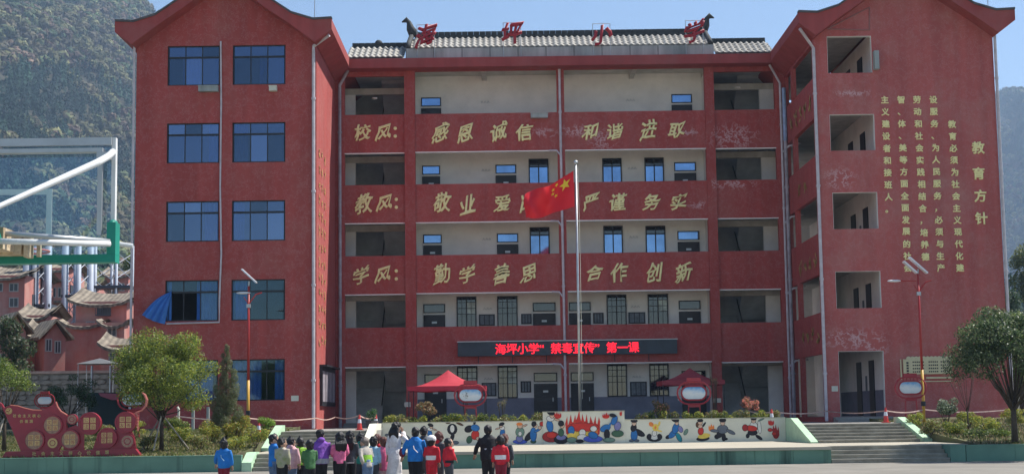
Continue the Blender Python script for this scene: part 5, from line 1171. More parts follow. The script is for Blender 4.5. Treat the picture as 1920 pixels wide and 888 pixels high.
P(809, 816, 38.2, 'child in red and white tracksuit with striped red trousers and a white cap', redj, redj, face=-.25, arms=('front', 'down'), cap='plain', capm=whi, extra=multi(band(.56, .64, whi, 'white_chest_band'), side_stripe(whi)))
P(822, 808, 39.0, 'child with reddish brown hair in a grey top', gry, gry, face=-.6, hairm=hairr, arms=('down', 'front'), extra=hood(redj))
P(841, 820, 37.9, 'child in a red and black jacket and dark trousers at the right of the queue', redj, gry, face=-.9, arms=('down', 'front'), extra=band(.53, .58, blk, 'black_waist_band'))
P(915, 796, 38.8, 'security guard in a black uniform with pale lettering across the back', blk, blk, child=False, face=.05, arms=('out', 'down'), build=1.2, jacket_len=.44, extra=back_strip(cloth('pale_reflective_print', (.45, .45, .47))))
P(938, 815, 38.0, 'child in a red and white tracksuit right beside the guard', redj, mar, face=-.15, arms=('down', 'down'), extra=band(.56, .64, whi, 'white_chest_band'))
P(946, 812, 39.3, 'child in a dark top half hidden behind the red tracksuit', gry, blk, face=-.1, hairm=hairr, arms=('front', 'down'))
# ================================================================== VEGETATION
npr = np.random.RandomState(11)
def leaves(name, centers, radii, per, size, cols, parent=None, m=None, up=.35, flat=1.0, shell=.5, loc=None):
    """leaf quads scattered through clumps; colours are picked per leaf from the species' palette"""
    allv = []; allc = []
    for ci, (c, r) in enumerate(zip(centers, radii)):
        n = int(per*((r[0]*r[1]*r[2])**(2/3) if not np.isscalar(r) else r*r)*(75 if size < .15 else 40))
        rr = np.array(r if not np.isscalar(r) else (r, r, r))
        d = npr.normal(size=(n, 3)); d /= np.linalg.norm(d, axis=1)[:, None]; u = (shell+(1-shell)*npr.rand(n))[:, None]
        p = np.array(c)+d*u*rr
        nrm = d*.6+npr.normal(size=(n, 3))*.7+np.array([0, 0, up]); nrm /= np.linalg.norm(nrm, axis=1)[:, None]
        t1 = np.cross(nrm, npr.normal(size=(n, 3))); t1 /= np.linalg.norm(t1, axis=1)[:, None]; t2 = np.cross(nrm, t1)
        s = size*(.6+.8*npr.rand(n))[:, None]; w_ = s*.42*flat
        q = np.stack([p-t1*s*.5, p+t2*w_*.5+nrm*s*.06, p+t1*s*.5, p-t2*w_*.5+nrm*s*.06], 1); allv.append(q.reshape(-1, 3))
        pal = np.array(cols); k = npr.randint(0, len(pal), n); base = pal[k]*(.75+.5*npr.rand(n))[:, None]*(.85+.3*npr.rand())
        allc.append(np.repeat(base, 4, 0))
    V = np.concatenate(allv); Cc = np.concatenate(allc); org = np.array(loc if loc is not None else (ORG[parent.name] if parent else (0, 0, 0))); V = V-org; n = len(V)//4
    me = bpy.data.meshes.new(name); me.vertices.add(len(V)); me.vertices.foreach_set('co', V.reshape(-1)); me.loops.add(len(V)); me.loops.foreach_set('vertex_index', np.arange(len(V), dtype=np.int32))
    me.polygons.add(n); me.polygons.foreach_set('loop_start', np.arange(0, len(V), 4, dtype=np.int32)); me.update(calc_edges=True)
    ca = me.color_attributes.new('col', 'FLOAT_COLOR', 'POINT'); ca.data.foreach_set('color', np.concatenate([np.clip(Cc, 0, 1), np.ones((len(Cc), 1))], 1).astype(np.float32).reshape(-1))
    me.materials.append(m or leafm); return add_mesh(name, me, parent, tuple(org))
G1 = [(.10, .16, .03), (.15, .22, .04), (.07, .11, .025), (.23, .27, .05)]; GY = [(.22, .28, .04), (.32, .34, .05), (.14, .21, .04), (.42, .36, .06)]; GD = [(.05, .09, .035), (.075, .12, .05), (.04, .065, .025)]
GP = [(.22, .27, .08), (.34, .33, .10), (.10, .15, .04), (.26, .16, .07)]
def rtree(name, lab, X, Y, zb, H, R, cz, cols, trunk_h, seed, n=34, leaf=.085, squash=.7, per=34, props=False, cat='tree', open_=False, lowel=-.35, lean=(0, 0), trunk_r=.07):
    r_ = random.Random(seed); t = thing(name, lab, cat, (X, Y, zb)); mb = MB(); top = Vector((X+lean[0], Y+lean[1], zb+trunk_h)); mb.tube([(X, Y, zb-.1), (X+lean[0]*.3, Y, zb+trunk_h*.5), top], [trunk_r*1.25, trunk_r, trunk_r*.85], 8)
    cs = []; rs = []; lim = MB()
    for i in range(n):
        a = r_.uniform(0, 6.283); el = math.asin(r_.uniform(lowel, 1)); rad = r_.uniform(.45, .95)
        c = Vector((X+R*rad*math.cos(a)*math.cos(el), Y+R*rad*math.sin(a)*math.cos(el), cz+R*squash*rad*math.sin(el))); cs.append(tuple(c)); s = R*r_.uniform(.2, .36); rs.append((s, s, s*.72))
        if i % 2 == 0:
            mid = top.lerp(c, .5)+Vector((0, 0, -.12*R)); lim.tube([top-Vector((0, 0, r_.uniform(0, .3)*trunk_h)), mid, c], [trunk_r*.42, trunk_r*.25, .01], 5)
    mb.build('trunk', trunk_m, t, smooth=True); lim.build('limbs', trunk_m, t, smooth=True)
    leaves('crown', cs, rs, per, leaf, cols, t)
    if props:
        for k in range(3):
            a = 2.1*k+.4; p = MB(); p.tube([(X+1.0*math.cos(a), Y+.8*math.sin(a), zb-.05), (X+.06*math.cos(a), Y+.06*math.sin(a), zb+1.15)], .03, 6); p.build('prop_pole', mat_pole, t)
    return t
mat_pole = mat('weathered_prop_pole', (.32, .29, .24), .9, .2, 5)
rtree('round_tree', 'round bushy green tree with prop poles in the left bed before the left wing', onY(303, 820, 57).x, 57, .75, 4.3, 1.85, 3.35, G1+[(.28, .33, .05), (.34, .36, .055)], 1.25, 3, n=64, props=True, squash=.88, per=34, lowel=-.75)
rtree('round_tree', 'spreading green tree with visible dark branches at the right edge', onY(1903, 820, 55).x, 55, .66, 4, 2.25, 3.55, GD+[(.08, .13, .045), (.20, .24, .11)], 1.3, 5, n=62, leaf=.1, squash=.66, per=26, lowel=-.5, trunk_r=.1)
rtree('round_tree', 'sparse leafy tree cut by the left edge of the picture', onY(8, 820, 57.5).x, 57.5, .75, 4, 1.25, 3.2, G1, 1.3, 8, n=26, props=True, per=24)
rtree('feathery_tree', 'loose feathery dark green tree behind the boat sign', onY(128, 800, 72).x, 72, 1.2, 3, 1.15, 2.8, GD+[(.06, .12, .04)], .8, 12, n=26, leaf=.07, per=50, squash=.9)
rtree('bare_sapling', 'thin sparse sapling before the right wing left of the big tree', onY(1815, 790, 62).x, 62, 1.0, 3, 1.0, 3.0, [(.08, .09, .04), (.10, .08, .05)], .7, 14, n=16, leaf=.05, per=10, squash=1.2, trunk_r=.03)
def conifer(name, lab, X, Y, zb, H, R, cols, seed, per=20, parent_kind='slender tree'):
    r_ = random.Random(seed); t = thing(name, lab, parent_kind, (X, Y, zb)); mb = MB(); mb.tube([(X, Y, zb-.1), (X, Y, zb+H*.95)], [.06, .012], 6); mb.build('trunk', trunk_m, t); cs = []; rs = []; lim = MB()
    for i in range(44):
        u = (i+.5)/44; z = zb+H*(.12+.86*u); a = i*2.4; rad = R*(1-u)**.8*r_.uniform(.35, 1); c = (X+rad*math.cos(a), Y+rad*math.sin(a), z); cs.append(c); s = R*.34*(1-u*.75); rs.append((s, s, s*1.3)); lim.tube([(X, Y, z-.1), c], .012, 4)
    lim.build('limbs', trunk_m, t); leaves('crown', cs, rs, per, .06, cols, t, up=.1, flat=.5); return t
conifer('slender_conifer', 'tall thin grey-green conifer before the left wing beside the round tree', onY(424, 800, 61).x, 61, .95, 3.7, .82, [(.12, .17, .07), (.17, .20, .09), (.16, .15, .09)], 21, per=260)
# shrubs and hedges (separate bushes)
def bush(lab, px, py, Y, zb, R, Rz, cols, per=62, leaf=.07, stem=False, name='shrub', cat='shrub', group=None):
    p = onY(px, py, Y); t = thing(name, lab, cat, (p.x, Y, zb), group); mb = MB()
    for k in range(5): a = k*1.3; mb.tube([(p.x, Y, zb-.05), (p.x+R*.5*math.cos(a), Y+R*.5*math.sin(a), p.z)], .014 if not stem else .02, 5)
    mb.build('stems', trunk_m, t); cs = []; rs = []; r_ = random.Random(int(px*7))
    for i in range(12):
        a = r_.uniform(0, 6.28); q = r_.uniform(.2, .75); cs.append((p.x+R*q*math.cos(a), Y+R*q*math.sin(a), p.z+Rz*r_.uniform(-.55, .6))); s = R*r_.uniform(.3, .45); rs.append((s, s, s*Rz/R if Rz < R else s))
    leaves('foliage', cs, rs, per, leaf, cols, t); return t
RP = [(.60, .20, .13), (.70, .32, .22), (.12, .15, .04), (.35, .25, .12)]
bush('round red-tipped shrub right of centre behind the mural, greener of the two', 1237, 764, 66.6, TZ-.1, .44, .4, RP+[(.10, .16, .04), (.22, .24, .08)], leaf=.075)
bush('round coral-red shrub behind the right part of the mural', 1405, 757, 66.6, TZ-.1, .46, .36, [(.70, .24, .18), (.62, .28, .2), (.45, .22, .15), (.14, .14, .06)], leaf=.075)
bush('dry pale brown drooping shrub under the left red canopy', 800, 764, 66.6, TZ-.1, .45, .36, [(.35, .25, .14), (.28, .15, .08), (.14, .15, .06)], leaf=.1)
bush('thin wispy sapling in front of the dado between the two doors', 940, 757, 66.8, TZ-.1, .3, .35, [(.2, .15, .08), (.12, .14, .05)], per=22, leaf=.05)
bush('thin bare sapling beside the left lantern sign', 872, 735, 66.7, TZ-.1, .28, .4, [(.15, .10, .06), (.09, .10, .05)], per=16, leaf=.05)
bush('tall brownish sapling top in front of the right red canopy', 1338, 713, 66.9, TZ-.1, .25, .2, [(.3, .18, .1), (.2, .15, .06)], per=40, leaf=.06)
bush('pale whitish-green shrub beside the right street lamp', 1773, 762, 62, 1.0, .5, .45, [(.22, .27, .18), (.3, .33, .24), (.08, .12, .05)], leaf=.08)
X = pot.location.x
leaves('foliage', [(X, 65.2, TZ+.55), (X+.1, 65.15, TZ+.72), (X-.1, 65.2, TZ+.66)], [.2, .16, .16], 40, .09, [(.05, .12, .04), (.08, .16, .06)], pot)
HB = 'hedge bushes behind the mural wall'
hx = -5.0; i = 0; hn = 0
while hx < 11:
    if not (1.3 < hx < 4.9):
        nm = '%s hedge bush behind the mural wall, %s from its left end' % (['bright yellow-green', 'pale mixed green', 'mid green'][i % 3], ['first', 'second', 'third', 'fourth', 'fifth', 'sixth', 'seventh', 'eighth', 'ninth', 'tenth', 'eleventh', 'twelfth', 'thirteenth', 'fourteenth', 'fifteenth', 'sixteenth', 'seventeenth', 'eighteenth', 'nineteenth', 'twentieth', 'twenty-first', 'twenty-second', 'twenty-third', 'twenty-fourth', 'twenty-fifth', 'twenty-sixth', 'twenty-seventh', 'twenty-eighth', 'twenty-ninth', 'thirtieth'][hn]); hn += 1
        Yh = 66.15; t = thing('hedge_bush', nm, 'hedge bush', (hx, Yh, TZ-.15), HB); h = .17+.08*rnd.random(); mb = MB()
        for k in range(4): mb.tube([(hx, Yh, TZ-.2), (hx+.2*math.cos(k*1.6), Yh+.15*math.sin(k*1.6), TZ+.15)], .01, 4)
        mb.build('stems', trunk_m, t)
        leaves('foliage', [(hx+rnd.uniform(-.2, .2), Yh+rnd.uniform(-.15, .15), TZ+.20+rnd.uniform(-.08, h+.06)) for _ in range(7)], [.17]*7, 46, .08, [GY, GP, G1+GY][i % 3], t)
    hx += .47; i += 1
mb = MB(); mb.box(-5.3, 11.2, YW+.21, YW+1.9, SZ, TZ-.05); tag(mb.build('planter_soil', bedm), kind='structure')
LB = 'yellow-green bushes in the left bed'
for (px, py, Y, R, Rz, cols) in ((345, 812, 59, .55, .35, GY), (395, 806, 60, .6, .45, GY+[(.35, .25, .04)]), (440, 800, 60.5, .6, .5, GY+[(.4, .26, .05)]), (480, 812, 58, .5, .38, GY), (500, 794, 62.5, .45, .3, [(.15, .25, .03), (.2, .3, .04)]), (375, 826, 57, .5, .25, GP), (440, 828, 57, .5, .25, GY), (325, 795, 62, .6, .35, G1), (250, 800, 62, .6, .3, GY), (190, 806, 63, .55, .3, GP), (275, 826, 57, .5, .22, GP)):
    bush('yellow-green bush %s' % {345: 'just right of the round left tree', 395: 'tall and orange-tipped beneath the slender conifer', 440: 'orange-tipped at the foot of the left street lamp', 480: 'beside the left mint cheek wall', 500: 'bright green behind the left mint cheek wall', 375: 'low at the front between tree and lone child', 440.5: '', 325: 'dark green behind the round left tree trunk', 250: 'behind the stern of the boat sign', 190: 'pale, seen over the boat sign medallions', 275: 'low beside the trunk of the round left tree'}.get(px if py != 828 else -1, 'low behind the lone child in blue'), px, py, Y, bedz(Y), R, Rz, cols, group=LB)
for (px, py, Y, R, Rz, cols, w_) in ((1745, 800, 60, .5, .3, GP, 'low at the foot of the right cheek wall'), (1790, 806, 60, .6, .4, G1+GY, 'dark and low in the middle of the right bed'), (1850, 795, 62, .6, .4, GY, 'yellow-green and tall left of the right tree trunk'), (1900, 780, 64, .55, .4, GY+[(.3, .28, .05)], 'bright yellow behind the right tree trunk'), (1830, 815, 58, .45, .3, GD+G1, 'small and dark near the front of the right bed'), (1715, 785, 63, .4, .3, GY, 'yellow-green under the right lantern sign'), (1880, 815, 58, .5, .3, G1, 'green beside the right tree trunk'), (1815, 785, 64, .5, .35, GY, 'yellow-green under the thin sapling')):
    bush('shrub %s' % w_, px, py, Y, bedz(Y), R, Rz, cols, group='shrubs in the right bed')
# grass and ground cover in the beds
def grass(x0, x1, y0, y1, n, cols, h=.09):
    p = np.stack([x0+(x1-x0)*npr.rand(n), y0+(y1-y0)*npr.rand(n)], 1); z = .54+np.maximum(0, p[:, 1]-Y0-.3)*.052
    a = npr.rand(n)*6.283; s = h*(.5+npr.rand(n)); dx = np.cos(a)*.03; dy = np.sin(a)*.03; lx = npr.normal(size=n)*.05; b = np.stack([p[:, 0], p[:, 1], z-.02], 1)
    v0 = b+np.stack([-dx, -dy, 0*z], 1); v1 = b+np.stack([dx, dy, 0*z], 1); v2 = b+np.stack([lx, lx*.5, s], 1); V = np.stack([v0, v1, v2], 1).reshape(-1, 3)
    me = bpy.data.meshes.new('grass'); me.vertices.add(len(V)); org = np.array([(x0+x1)/2, y0, .6]); me.vertices.foreach_set('co', (V-org).reshape(-1)); me.loops.add(len(V)); me.loops.foreach_set('vertex_index', np.arange(len(V), dtype=np.int32)); me.polygons.add(n); me.polygons.foreach_set('loop_start', np.arange(0, 3*n, 3, dtype=np.int32)); me.update(calc_edges=True)
    pal = np.array(cols)[npr.randint(0, len(cols), n)]*(.7+.6*npr.rand(n))[:, None]; ca = me.color_attributes.new('col', 'FLOAT_COLOR', 'POINT'); ca.data.foreach_set('color', np.concatenate([np.repeat(pal, 3, 0), np.ones((3*n, 1))], 1).astype(np.float32).reshape(-1)); me.materials.append(leafm)
    return tag(add_mesh('grass', me, None, tuple(org)), 'short mixed grass and weeds in the planting bed', 'grass', kind='stuff')
grass(-22, -9.4, 54.3, 69, 26000, [(.14, .17, .04), (.22, .2, .07), (.3, .24, .12), (.08, .12, .03)]); grass(15.9, 24, 54.3, 69, 16000, [(.10, .13, .04), (.2, .17, .08), (.28, .2, .12), (.06, .09, .03)])

# ================================================================== FAR LEFT: TOWERS, HOUSES
steelb = mat('blue_grey_steel', (.33, .37, .44), .5, .15, 1.0); darkst = mat('dark_steel_band', (.06, .07, .09), .6)
def tower(lab, Y, legs_px, ytop, ybot, bands, r_=.2, depth=1.6):
    zt = onY(legs_px[0], ytop, Y).z; zb = min(onY(legs_px[0], ybot, Y).z, 3.0); X0 = onY(legs_px[0], 520, Y).x
    t = thing('steel_tower', lab, 'tower', (X0, Y, zb), 'blue-grey tubular steel towers'); pts = []
    for i, px in enumerate(legs_px):
        x = onY(px, 520, Y).x; y = Y+(depth if i % 2 else 0); pts.append((x, y)); mb = MB(); mb.tube([(x, y, zb), (x, y, zt)], r_ if i % 3 == 0 else r_*.8, 10); mb.build('leg', steelb, t, smooth=True)
    z = zb
    while z < zt-1.2:
        mb = MB()
        for i in range(len(pts)-1):
            a, b = pts[i], pts[i+1]; mb.tube([(*a, z), (*b, z+1.1)], .04, 5).tube([(*b, z), (*a, z+1.1)], .035, 5)
        mb.build('bracing', steelb, t); z += 1.25
    for py in bands:
        zz = onY(legs_px[0], py, Y).z; mb = MB(); mb.box(min(p[0] for p in pts)-.25, max(p[0] for p in pts)+.25, Y-.25, Y+depth+.25, zz-.12, zz+.12); mb.build('ring_beam', darkst, t)
    return t
tower('widest blue-grey steel tower at the left, its legs close together', 128, [51, 60, 66, 76, 90], 462, 612, [573], .36)
tower('middle blue-grey steel tower rising left of the tiled red house', 132, [122, 133, 147, 160], 460, 608, [555], .28)
tower('open trestle of slim pale legs between the hoop and the left wing', 140, [178, 201, 218, 241], 458, 560, [538], .17)
hred = wall_mat('house_red_render', (.50, .20, .17)); htile = mat('brown_roof_tile', (.20, .165, .13), .9, .35, 1.5, .4, 6, col2=(.34, .29, .22)); 
def ribbed(m, sc):
    t = m.node_tree; N = t.nodes; L = t.links; b = N['Principled BSDF']; base = b.inputs['Base Color'].links[0].from_socket; g = N.new('ShaderNodeNewGeometry'); wv = N.new('ShaderNodeTexWave'); wv.inputs['Scale'].default_value = sc; wv.inputs['Distortion'].default_value = 1.2; L.new(g.outputs['Position'], wv.inputs['Vector'])
    mx = N.new('ShaderNodeMix'); mx.data_type = 'RGBA'; mx.blend_type = 'MULTIPLY'; mx.inputs[0].default_value = .4; L.new(base, mx.inputs[6]); L.new(wv.outputs['Color'], mx.inputs[7]); L.new(mx.outputs[2], b.inputs['Base Color'])
ribbed(htile, .9)
hwin = mat('house_window_dark', (.05, .055, .065), .3, .3, 2); hframe = mat('house_window_frame', (.4, .38, .36), .7)
def house(lab, x0, x1, yt, yb, Y, dep, roof='x', eave_px=None, win=(), zb=3.0, ov=.5, rh=1.2, balc=None, split=None):
    a = onY(x0, yt, Y); b = onY(x1, yb, Y); z1 = a.z; zb = min(zb, b.z); X0_, X1_ = a.x, b.x; t = thing('house', lab, 'house', ((X0_+X1_)/2, Y, zb))
    mb = MB(); mb.box(X0_, X1_, Y, Y+dep, zb, z1)
    if roof == 'gable': mb.prism([(X0_, z1+.002), (X1_, z1+.002), ((X0_+X1_)/2, z1+rh)], Y, Y+dep)
    mb.build('wall', hred, t)
    if roof == 'gable': t.rotation_euler = (0, 0, .55)
    R_ = MB()
    if roof == 'gable':        # ridge runs away from the viewer
        xm = (X0_+X1_)/2
        for s_, xe in ((-1, X0_-ov), (1, X1_+ov)):
            pr = [(xm, z1+rh+.22), (xm, z1+rh+.04), ((xm+xe)/2, z1+rh*.42+.02), (xe, z1-.12), (xe, z1+.06), ((xm+xe)/2, z1+rh*.42+.2)]
            R_.prism(pr if s_ < 0 else pr[::-1], Y-ov, Y+dep+ov)
    else:                      # ridge parallel to the front, concave slopes with lifted ends
        n = 12; m_ = 5; vv = []; ff = []
        for i in range(n+1):
            u = i/n; x = X0_-ov+(X1_-X0_+2*ov)*u; lift = .5*abs(2*u-1)**2.5
            for j in range(m_+1):
                v = j/m_; vv.append((x, Y-ov+(dep/2+ov)*v, z1+rh*(v**1.3)+lift+.06*math.sin(i*3.1)))
        b0 = len(vv)
        for i in range(n):
            for j in range(m_): ff.append((i*(m_+1)+j, (i+1)*(m_+1)+j, (i+1)*(m_+1)+j+1, i*(m_+1)+j+1))
        R_.add(vv, ff)
        vv2 = [(v[0], 2*(Y+dep/2)-v[1], v[2]) for v in vv]; R_.add(vv2, ff)
        vv3 = [(v[0], v[1], v[2]-.2) for v in vv]; R_.add(vv3, ff)
        for i in range(n): a_ = vv[i*(m_+1)]; c_ = vv[(i+1)*(m_+1)]; R_.quad(a_, c_, (c_[0], c_[1], c_[2]-.2), (a_[0], a_[1], a_[2]-.2))
        mbg = MB(); mbg.prism([(X0_, z1+.001), (X1_, z1+.001), (X1_, z1+.3), (X0_, z1+.3)], Y+.2, Y+dep-.2); mbg.build('attic_wall', hred, t)
    ro = R_.build('roof', htile, t, recalc=False)
    for (wx0, wx1, wy0, wy1) in win:
        p = onY(wx0, wy0, Y); q = onY(wx1, wy1, Y); mb = MB(); e = .07
        mb.box(p.x-e, q.x+e, Y-.05, Y-.004, p.z, p.z+e).box(p.x-e, q.x+e, Y-.07, Y-.004, q.z-e, q.z).box(p.x-e, p.x, Y-.05, Y-.004, q.z, p.z).box(q.x, q.x+e, Y-.05, Y-.004, q.z, p.z).box((p.x+q.x)/2-.03, (p.x+q.x)/2+.03, Y-.04, Y-.004, q.z, p.z)
        wn = mb.build('window', hframe, t); mb = MB(); mb.box(p.x, q.x, Y-.02, Y-.006, q.z, p.z); mb.build('pane', hwin, wn)
    for yy in (.3, .65):       # windows on the flank
        if dep > 4:
            mb = MB(); mb.box(X1_+.003, X1_+.04, Y+dep*yy-.4, Y+dep*yy+.4, z1-2.2, z1-1.1); mb.build('window', hwin, t)
    if split:
        for py in split: z = onY(x0, py, Y).z; mb = MB(); mb.box(X0_-.35, X1_+.35, Y-.5, Y-.003, z-.1, z+.1); mb.build('floor_ledge', htile, t)
    if balc:
        p = onY(balc[0], balc[2], Y); q = onY(balc[1], balc[3], Y); mb = MB(); mb.box(p.x, q.x, Y-.06, Y-.005, q.z, p.z); mb.build('recess_shade_plate', hwin, t)  # flat dark plate on the wall, painted shade of the balcony opening
        mb = MB(); mb.box(p.x, q.x, Y-.5, Y-.45, q.z, q.z+.08); mb.box(p.x, q.x, Y-.5, Y-.45, q.z+.7, q.z+.76)
        for i in range(9): x = p.x+(q.x-p.x)*i/8; mb.box(x-.02, x+.02, Y-.49, Y-.46, q.z+.08, q.z+.7)
        mb.build('balcony_railing', darkst, t)
    return t
house('two-storey red house with a sagging curved tile roof beside the left wing', 142, 236, 573, 690, 112, 7, rh=1.1, win=((163, 176, 604, 614),), balc=(182, 208, 577, 592), split=(609,))
house('lower projecting red house front with one square window under the curved-roof house', 190, 232, 612, 700, 109.5, 2.4, rh=.15, win=((203, 217, 614, 629),), ov=.3)
house('plain red house wall left of the curved-roof house', 120, 189, 613, 700, 110.5, 1.4, rh=.15, ov=.3)
house('tall dark red house with stacked windows at the far left behind the trees', -40, 44, 523, 640, 125, 8, rh=1.2, win=((19, 33, 532, 545), (19, 33, 559, 574), (-10, 4, 532, 545)))
house('red house with stacked brown eaves between the two steel towers', 88, 122, 508, 620, 138, 6, rh=.7, win=((94, 104, 540, 556), (110, 119, 540, 556), (94, 104, 572, 590)), split=(527, 566))
house('small pale red gable house with two tall windows in the left middle', 83, 122, 634, 688, 104, 3, 'gable', rh=1.05, win=((87, 95, 637, 657), (104, 112, 640, 660)), ov=.45)
house('small dark-fronted house with a grey tiled roof left of the gable house', 52, 82, 632, 688, 105.5, 4, rh=.9, ov=.3, balc=(54, 79, 640, 660))
house('pale gable house half hidden by the leftmost tree', 10, 47, 622, 688, 103, 3, 'gable', rh=1.1, win=((38, 44, 633, 652),), ov=.45)
house('small pavilion with a tiled roof high on the left bank behind the towers', 166, 190, 560, 600, 150, 5, rh=.9)
house('dark red house with three small windows behind the middle steel tower', 150, 176, 545, 600, 145, 5, rh=.8, win=((154, 160, 556, 566), (166, 172, 556, 566)), ov=.4)
house('red house high behind the open trestle with a brown roof', 196, 240, 520, 570, 158, 6, rh=.9, win=((203, 211, 532, 544), (224, 232, 532, 544)), ov=.4)
house('small red house tucked low between the gable house and the left wing', 196, 250, 655, 700, 103, 4, rh=.8, win=((206, 215, 662, 675), (228, 238, 662, 675)), ov=.4)
house('narrow red house with a brown roof above the small grey-roofed house', 46, 84, 598, 640, 117, 5, rh=.9, win=((54, 62, 606, 620), (68, 76, 606, 620)), ov=.5)
house('pale red gabled house with its roof just above the stone bank at the far left', -30, 14, 652, 700, 100, 3, 'gable', rh=1.0, win=((-4, 6, 664, 680),), ov=.4)
# stone bank wall with coping, canopy
stonem = mat('rubble_stone', (.22, .20, .17), .95, .35, 1.2, .8, 5, col2=(.34, .31, .26))
bk = thing('stone_bank_wall', 'rubble stone retaining wall with a pale coping below the red houses', 'retaining wall', (-32, 96, 0)); a = onY(-40, 702, 96); b = onY(262, 700, 96); r_ = random.Random(4)
mb = MB(); mb.box(a.x, b.x, 96, 96.6, -.1, a.z); mb.build('core', stonem, bk)
mb = MB(); mb.box(a.x, b.x, 95.8, 96.7, a.z+.002, a.z+.16); mb.build('coping', mat('pink_coping', (.42, .30, .25), .9, .2, 2), bk)
sm = [(lambda m: m.box(-.3, .3, -.12, .04, -.14, .14))(MB()) for _ in range(1)]
sme = []
for q in range(4):
    s_ = MB(); n = 7; w_ = .26+.07*q; h = .15; pts = [(w_*math.cos(2*math.pi*i/n+q)*(.85+.2*r_.random()), h*math.sin(2*math.pi*i/n+q)*(.85+.2*r_.random())) for i in range(n)]; s_.prism(pts, -.1-.02*q, .02)
    me = bpy.data.meshes.new('stone'); me.from_pydata(s_.v, [], s_.f); me.materials.append(stonem); sme.append(me)
cnt = 0
zz = .2
while zz < a.z-.1:
    xx = max(a.x, -33.5)
    while xx < b.x and cnt < 290:
        add_mesh('stone', sme[r_.randrange(4)], bk, (xx, 95.99, zz)); xx += r_.uniform(.5, .66); cnt += 1
    zz += .3
# market shelter behind the bed
sh = thing('metal_shelter', 'grey pyramid shelter on thin poles below the red houses', 'shelter', (onY(187, 690, 92).x, 92, 1.2)); X = onY(187, 690, 92).x; zt = onY(187, 671, 92).z; ze = onY(187, 682, 92).z
mb = MB(); mb.add([(X-1.1, 91, ze), (X+1.1, 91, ze), (X+1.1, 93, ze), (X-1.1, 93, ze), (X, 92, zt)], [(0, 1, 4), (1, 2, 4), (2, 3, 4), (3, 0, 4), (3, 2, 1, 0)]); mb.build('roof', mat('dull_shelter_roof', (.12, .125, .13), .8), sh)
for dx in (-1, 1):
    for dy in (-.9, .9): mb = MB(); mb.tube([(X+dx, 92+dy, 0), (X+dx, 92+dy, ze)], .025, 6); mb.build('post', metal_g, sh)
for px, nm in ((172, 'left'), (207, 'right')):
    X = onY(px, 720, 80).x; mb = MB(); mb.tube([(X, 80, 1.2), (X, 80, onY(px, 685, 80).z)], .06, 8); tag(mb.build('steel_post', metal_g), 'thin grey post standing behind the bed, %s one of the pair' % nm, 'post')
# stubby garden posts and curl in front of left wing
for px, w_ in ((335, 'curved at the top'), (362, 'plain and slim'), (390, 'wrapped in red at its head')):
    X = onY(px, 780, 68.5).x; mb = MB(); zt = onY(px, 762, 68.5).z
    pts = [(X, 68.5, 1.1), (X, 68.5, zt-.1), (X-.06 if px == 335 else X, 68.5, zt)]; mb.tube(pts, .07 if px > 335 else .05, 8); tag(mb.build('garden_post', parapet_m if px != 335 else cream), 'short pale garden post before the left wing, %s' % w_, 'post')
mb = MB(); X0_, X1_ = onY(165, 760, 74).x, onY(235, 760, 74).x; z0, z1 = 1.2, onY(200, 735, 74).z; mb.box(X0_, X1_, 74, 76, z0, z1); tag(mb.build('garden_shed', mat('dark_shed', (.03, .05, .045), .8)), 'dark green low shed behind the boat sign', 'shed')
mb = MB(); a = onY(185, 736, 73.9); b = onY(222, 749, 73.9); mb.prism([(a.x, a.z), (b.x, a.z-.05), (b.x, b.z), (b.x-.3, b.z), (a.x+.1, a.z-.15)], 73.85, 73.98); tag(mb.build('pink_awning', mat('pink_awning_cloth', (.5, .14, .16), .8)), 'faded pink awning hanging on the dark shed', 'awning')

# ---- mid-distance trees
def simple_tree(lab, X, Y, zb, H, R, cols, seed, per=9, leaf=.35):
    r_ = random.Random(seed); t = thing('tree', lab, 'tree', (X, Y, zb), None); mb = MB(); mb.tube([(X, Y, zb-.5), (X, Y, zb+H*.8)], [.22, .06], 7); mb.build('trunk', trunk_m, t); cs = []; rs = []
    for i in range(26):
        u = r_.random(); a = r_.uniform(0, 6.28); q = R*(.9-.55*u)*r_.random()**.5; cs.append((X+q*math.cos(a), Y+q*math.sin(a), zb+H*(.3+.65*u))); s = R*r_.uniform(.25, .4); rs.append((s, s, s))
    leaves('crown', cs, rs, per, leaf, cols, t); return t
for (px, py, Y, H, R, cols, lab) in ((1897, 640, 118, 9.5, 2.0, GD, 'dark narrow tree just right of the right wing'), (1925, 560, 150, 13, 2.6, [(.14, .17, .05), (.18, .19, .06), (.1, .13, .04)], 'tall yellow-green tree high at the right edge'), (1912, 650, 100, 5, 2.4, G1, 'green bushy tree low at the right edge'),
    (235, 600, 165, 8, 3.0, GD, 'dark tree behind the open trestle'), (30, 640, 97, 3.2, 1.8, GD+[(.12, .1, .06)], 'dark bushy tree at the far left below the houses'), (262, 520, 190, 9, 3, G1, 'green tree left of the left wing on the slope')):
    p = onY(px, py, Y); zb = terrain(p.x, Y); simple_tree(lab, p.x, Y, zb, max(H, p.z-zb+H*.4), R, cols, int(px), per=14 if Y < 120 else 8, leaf=.2 if Y < 120 else .32)

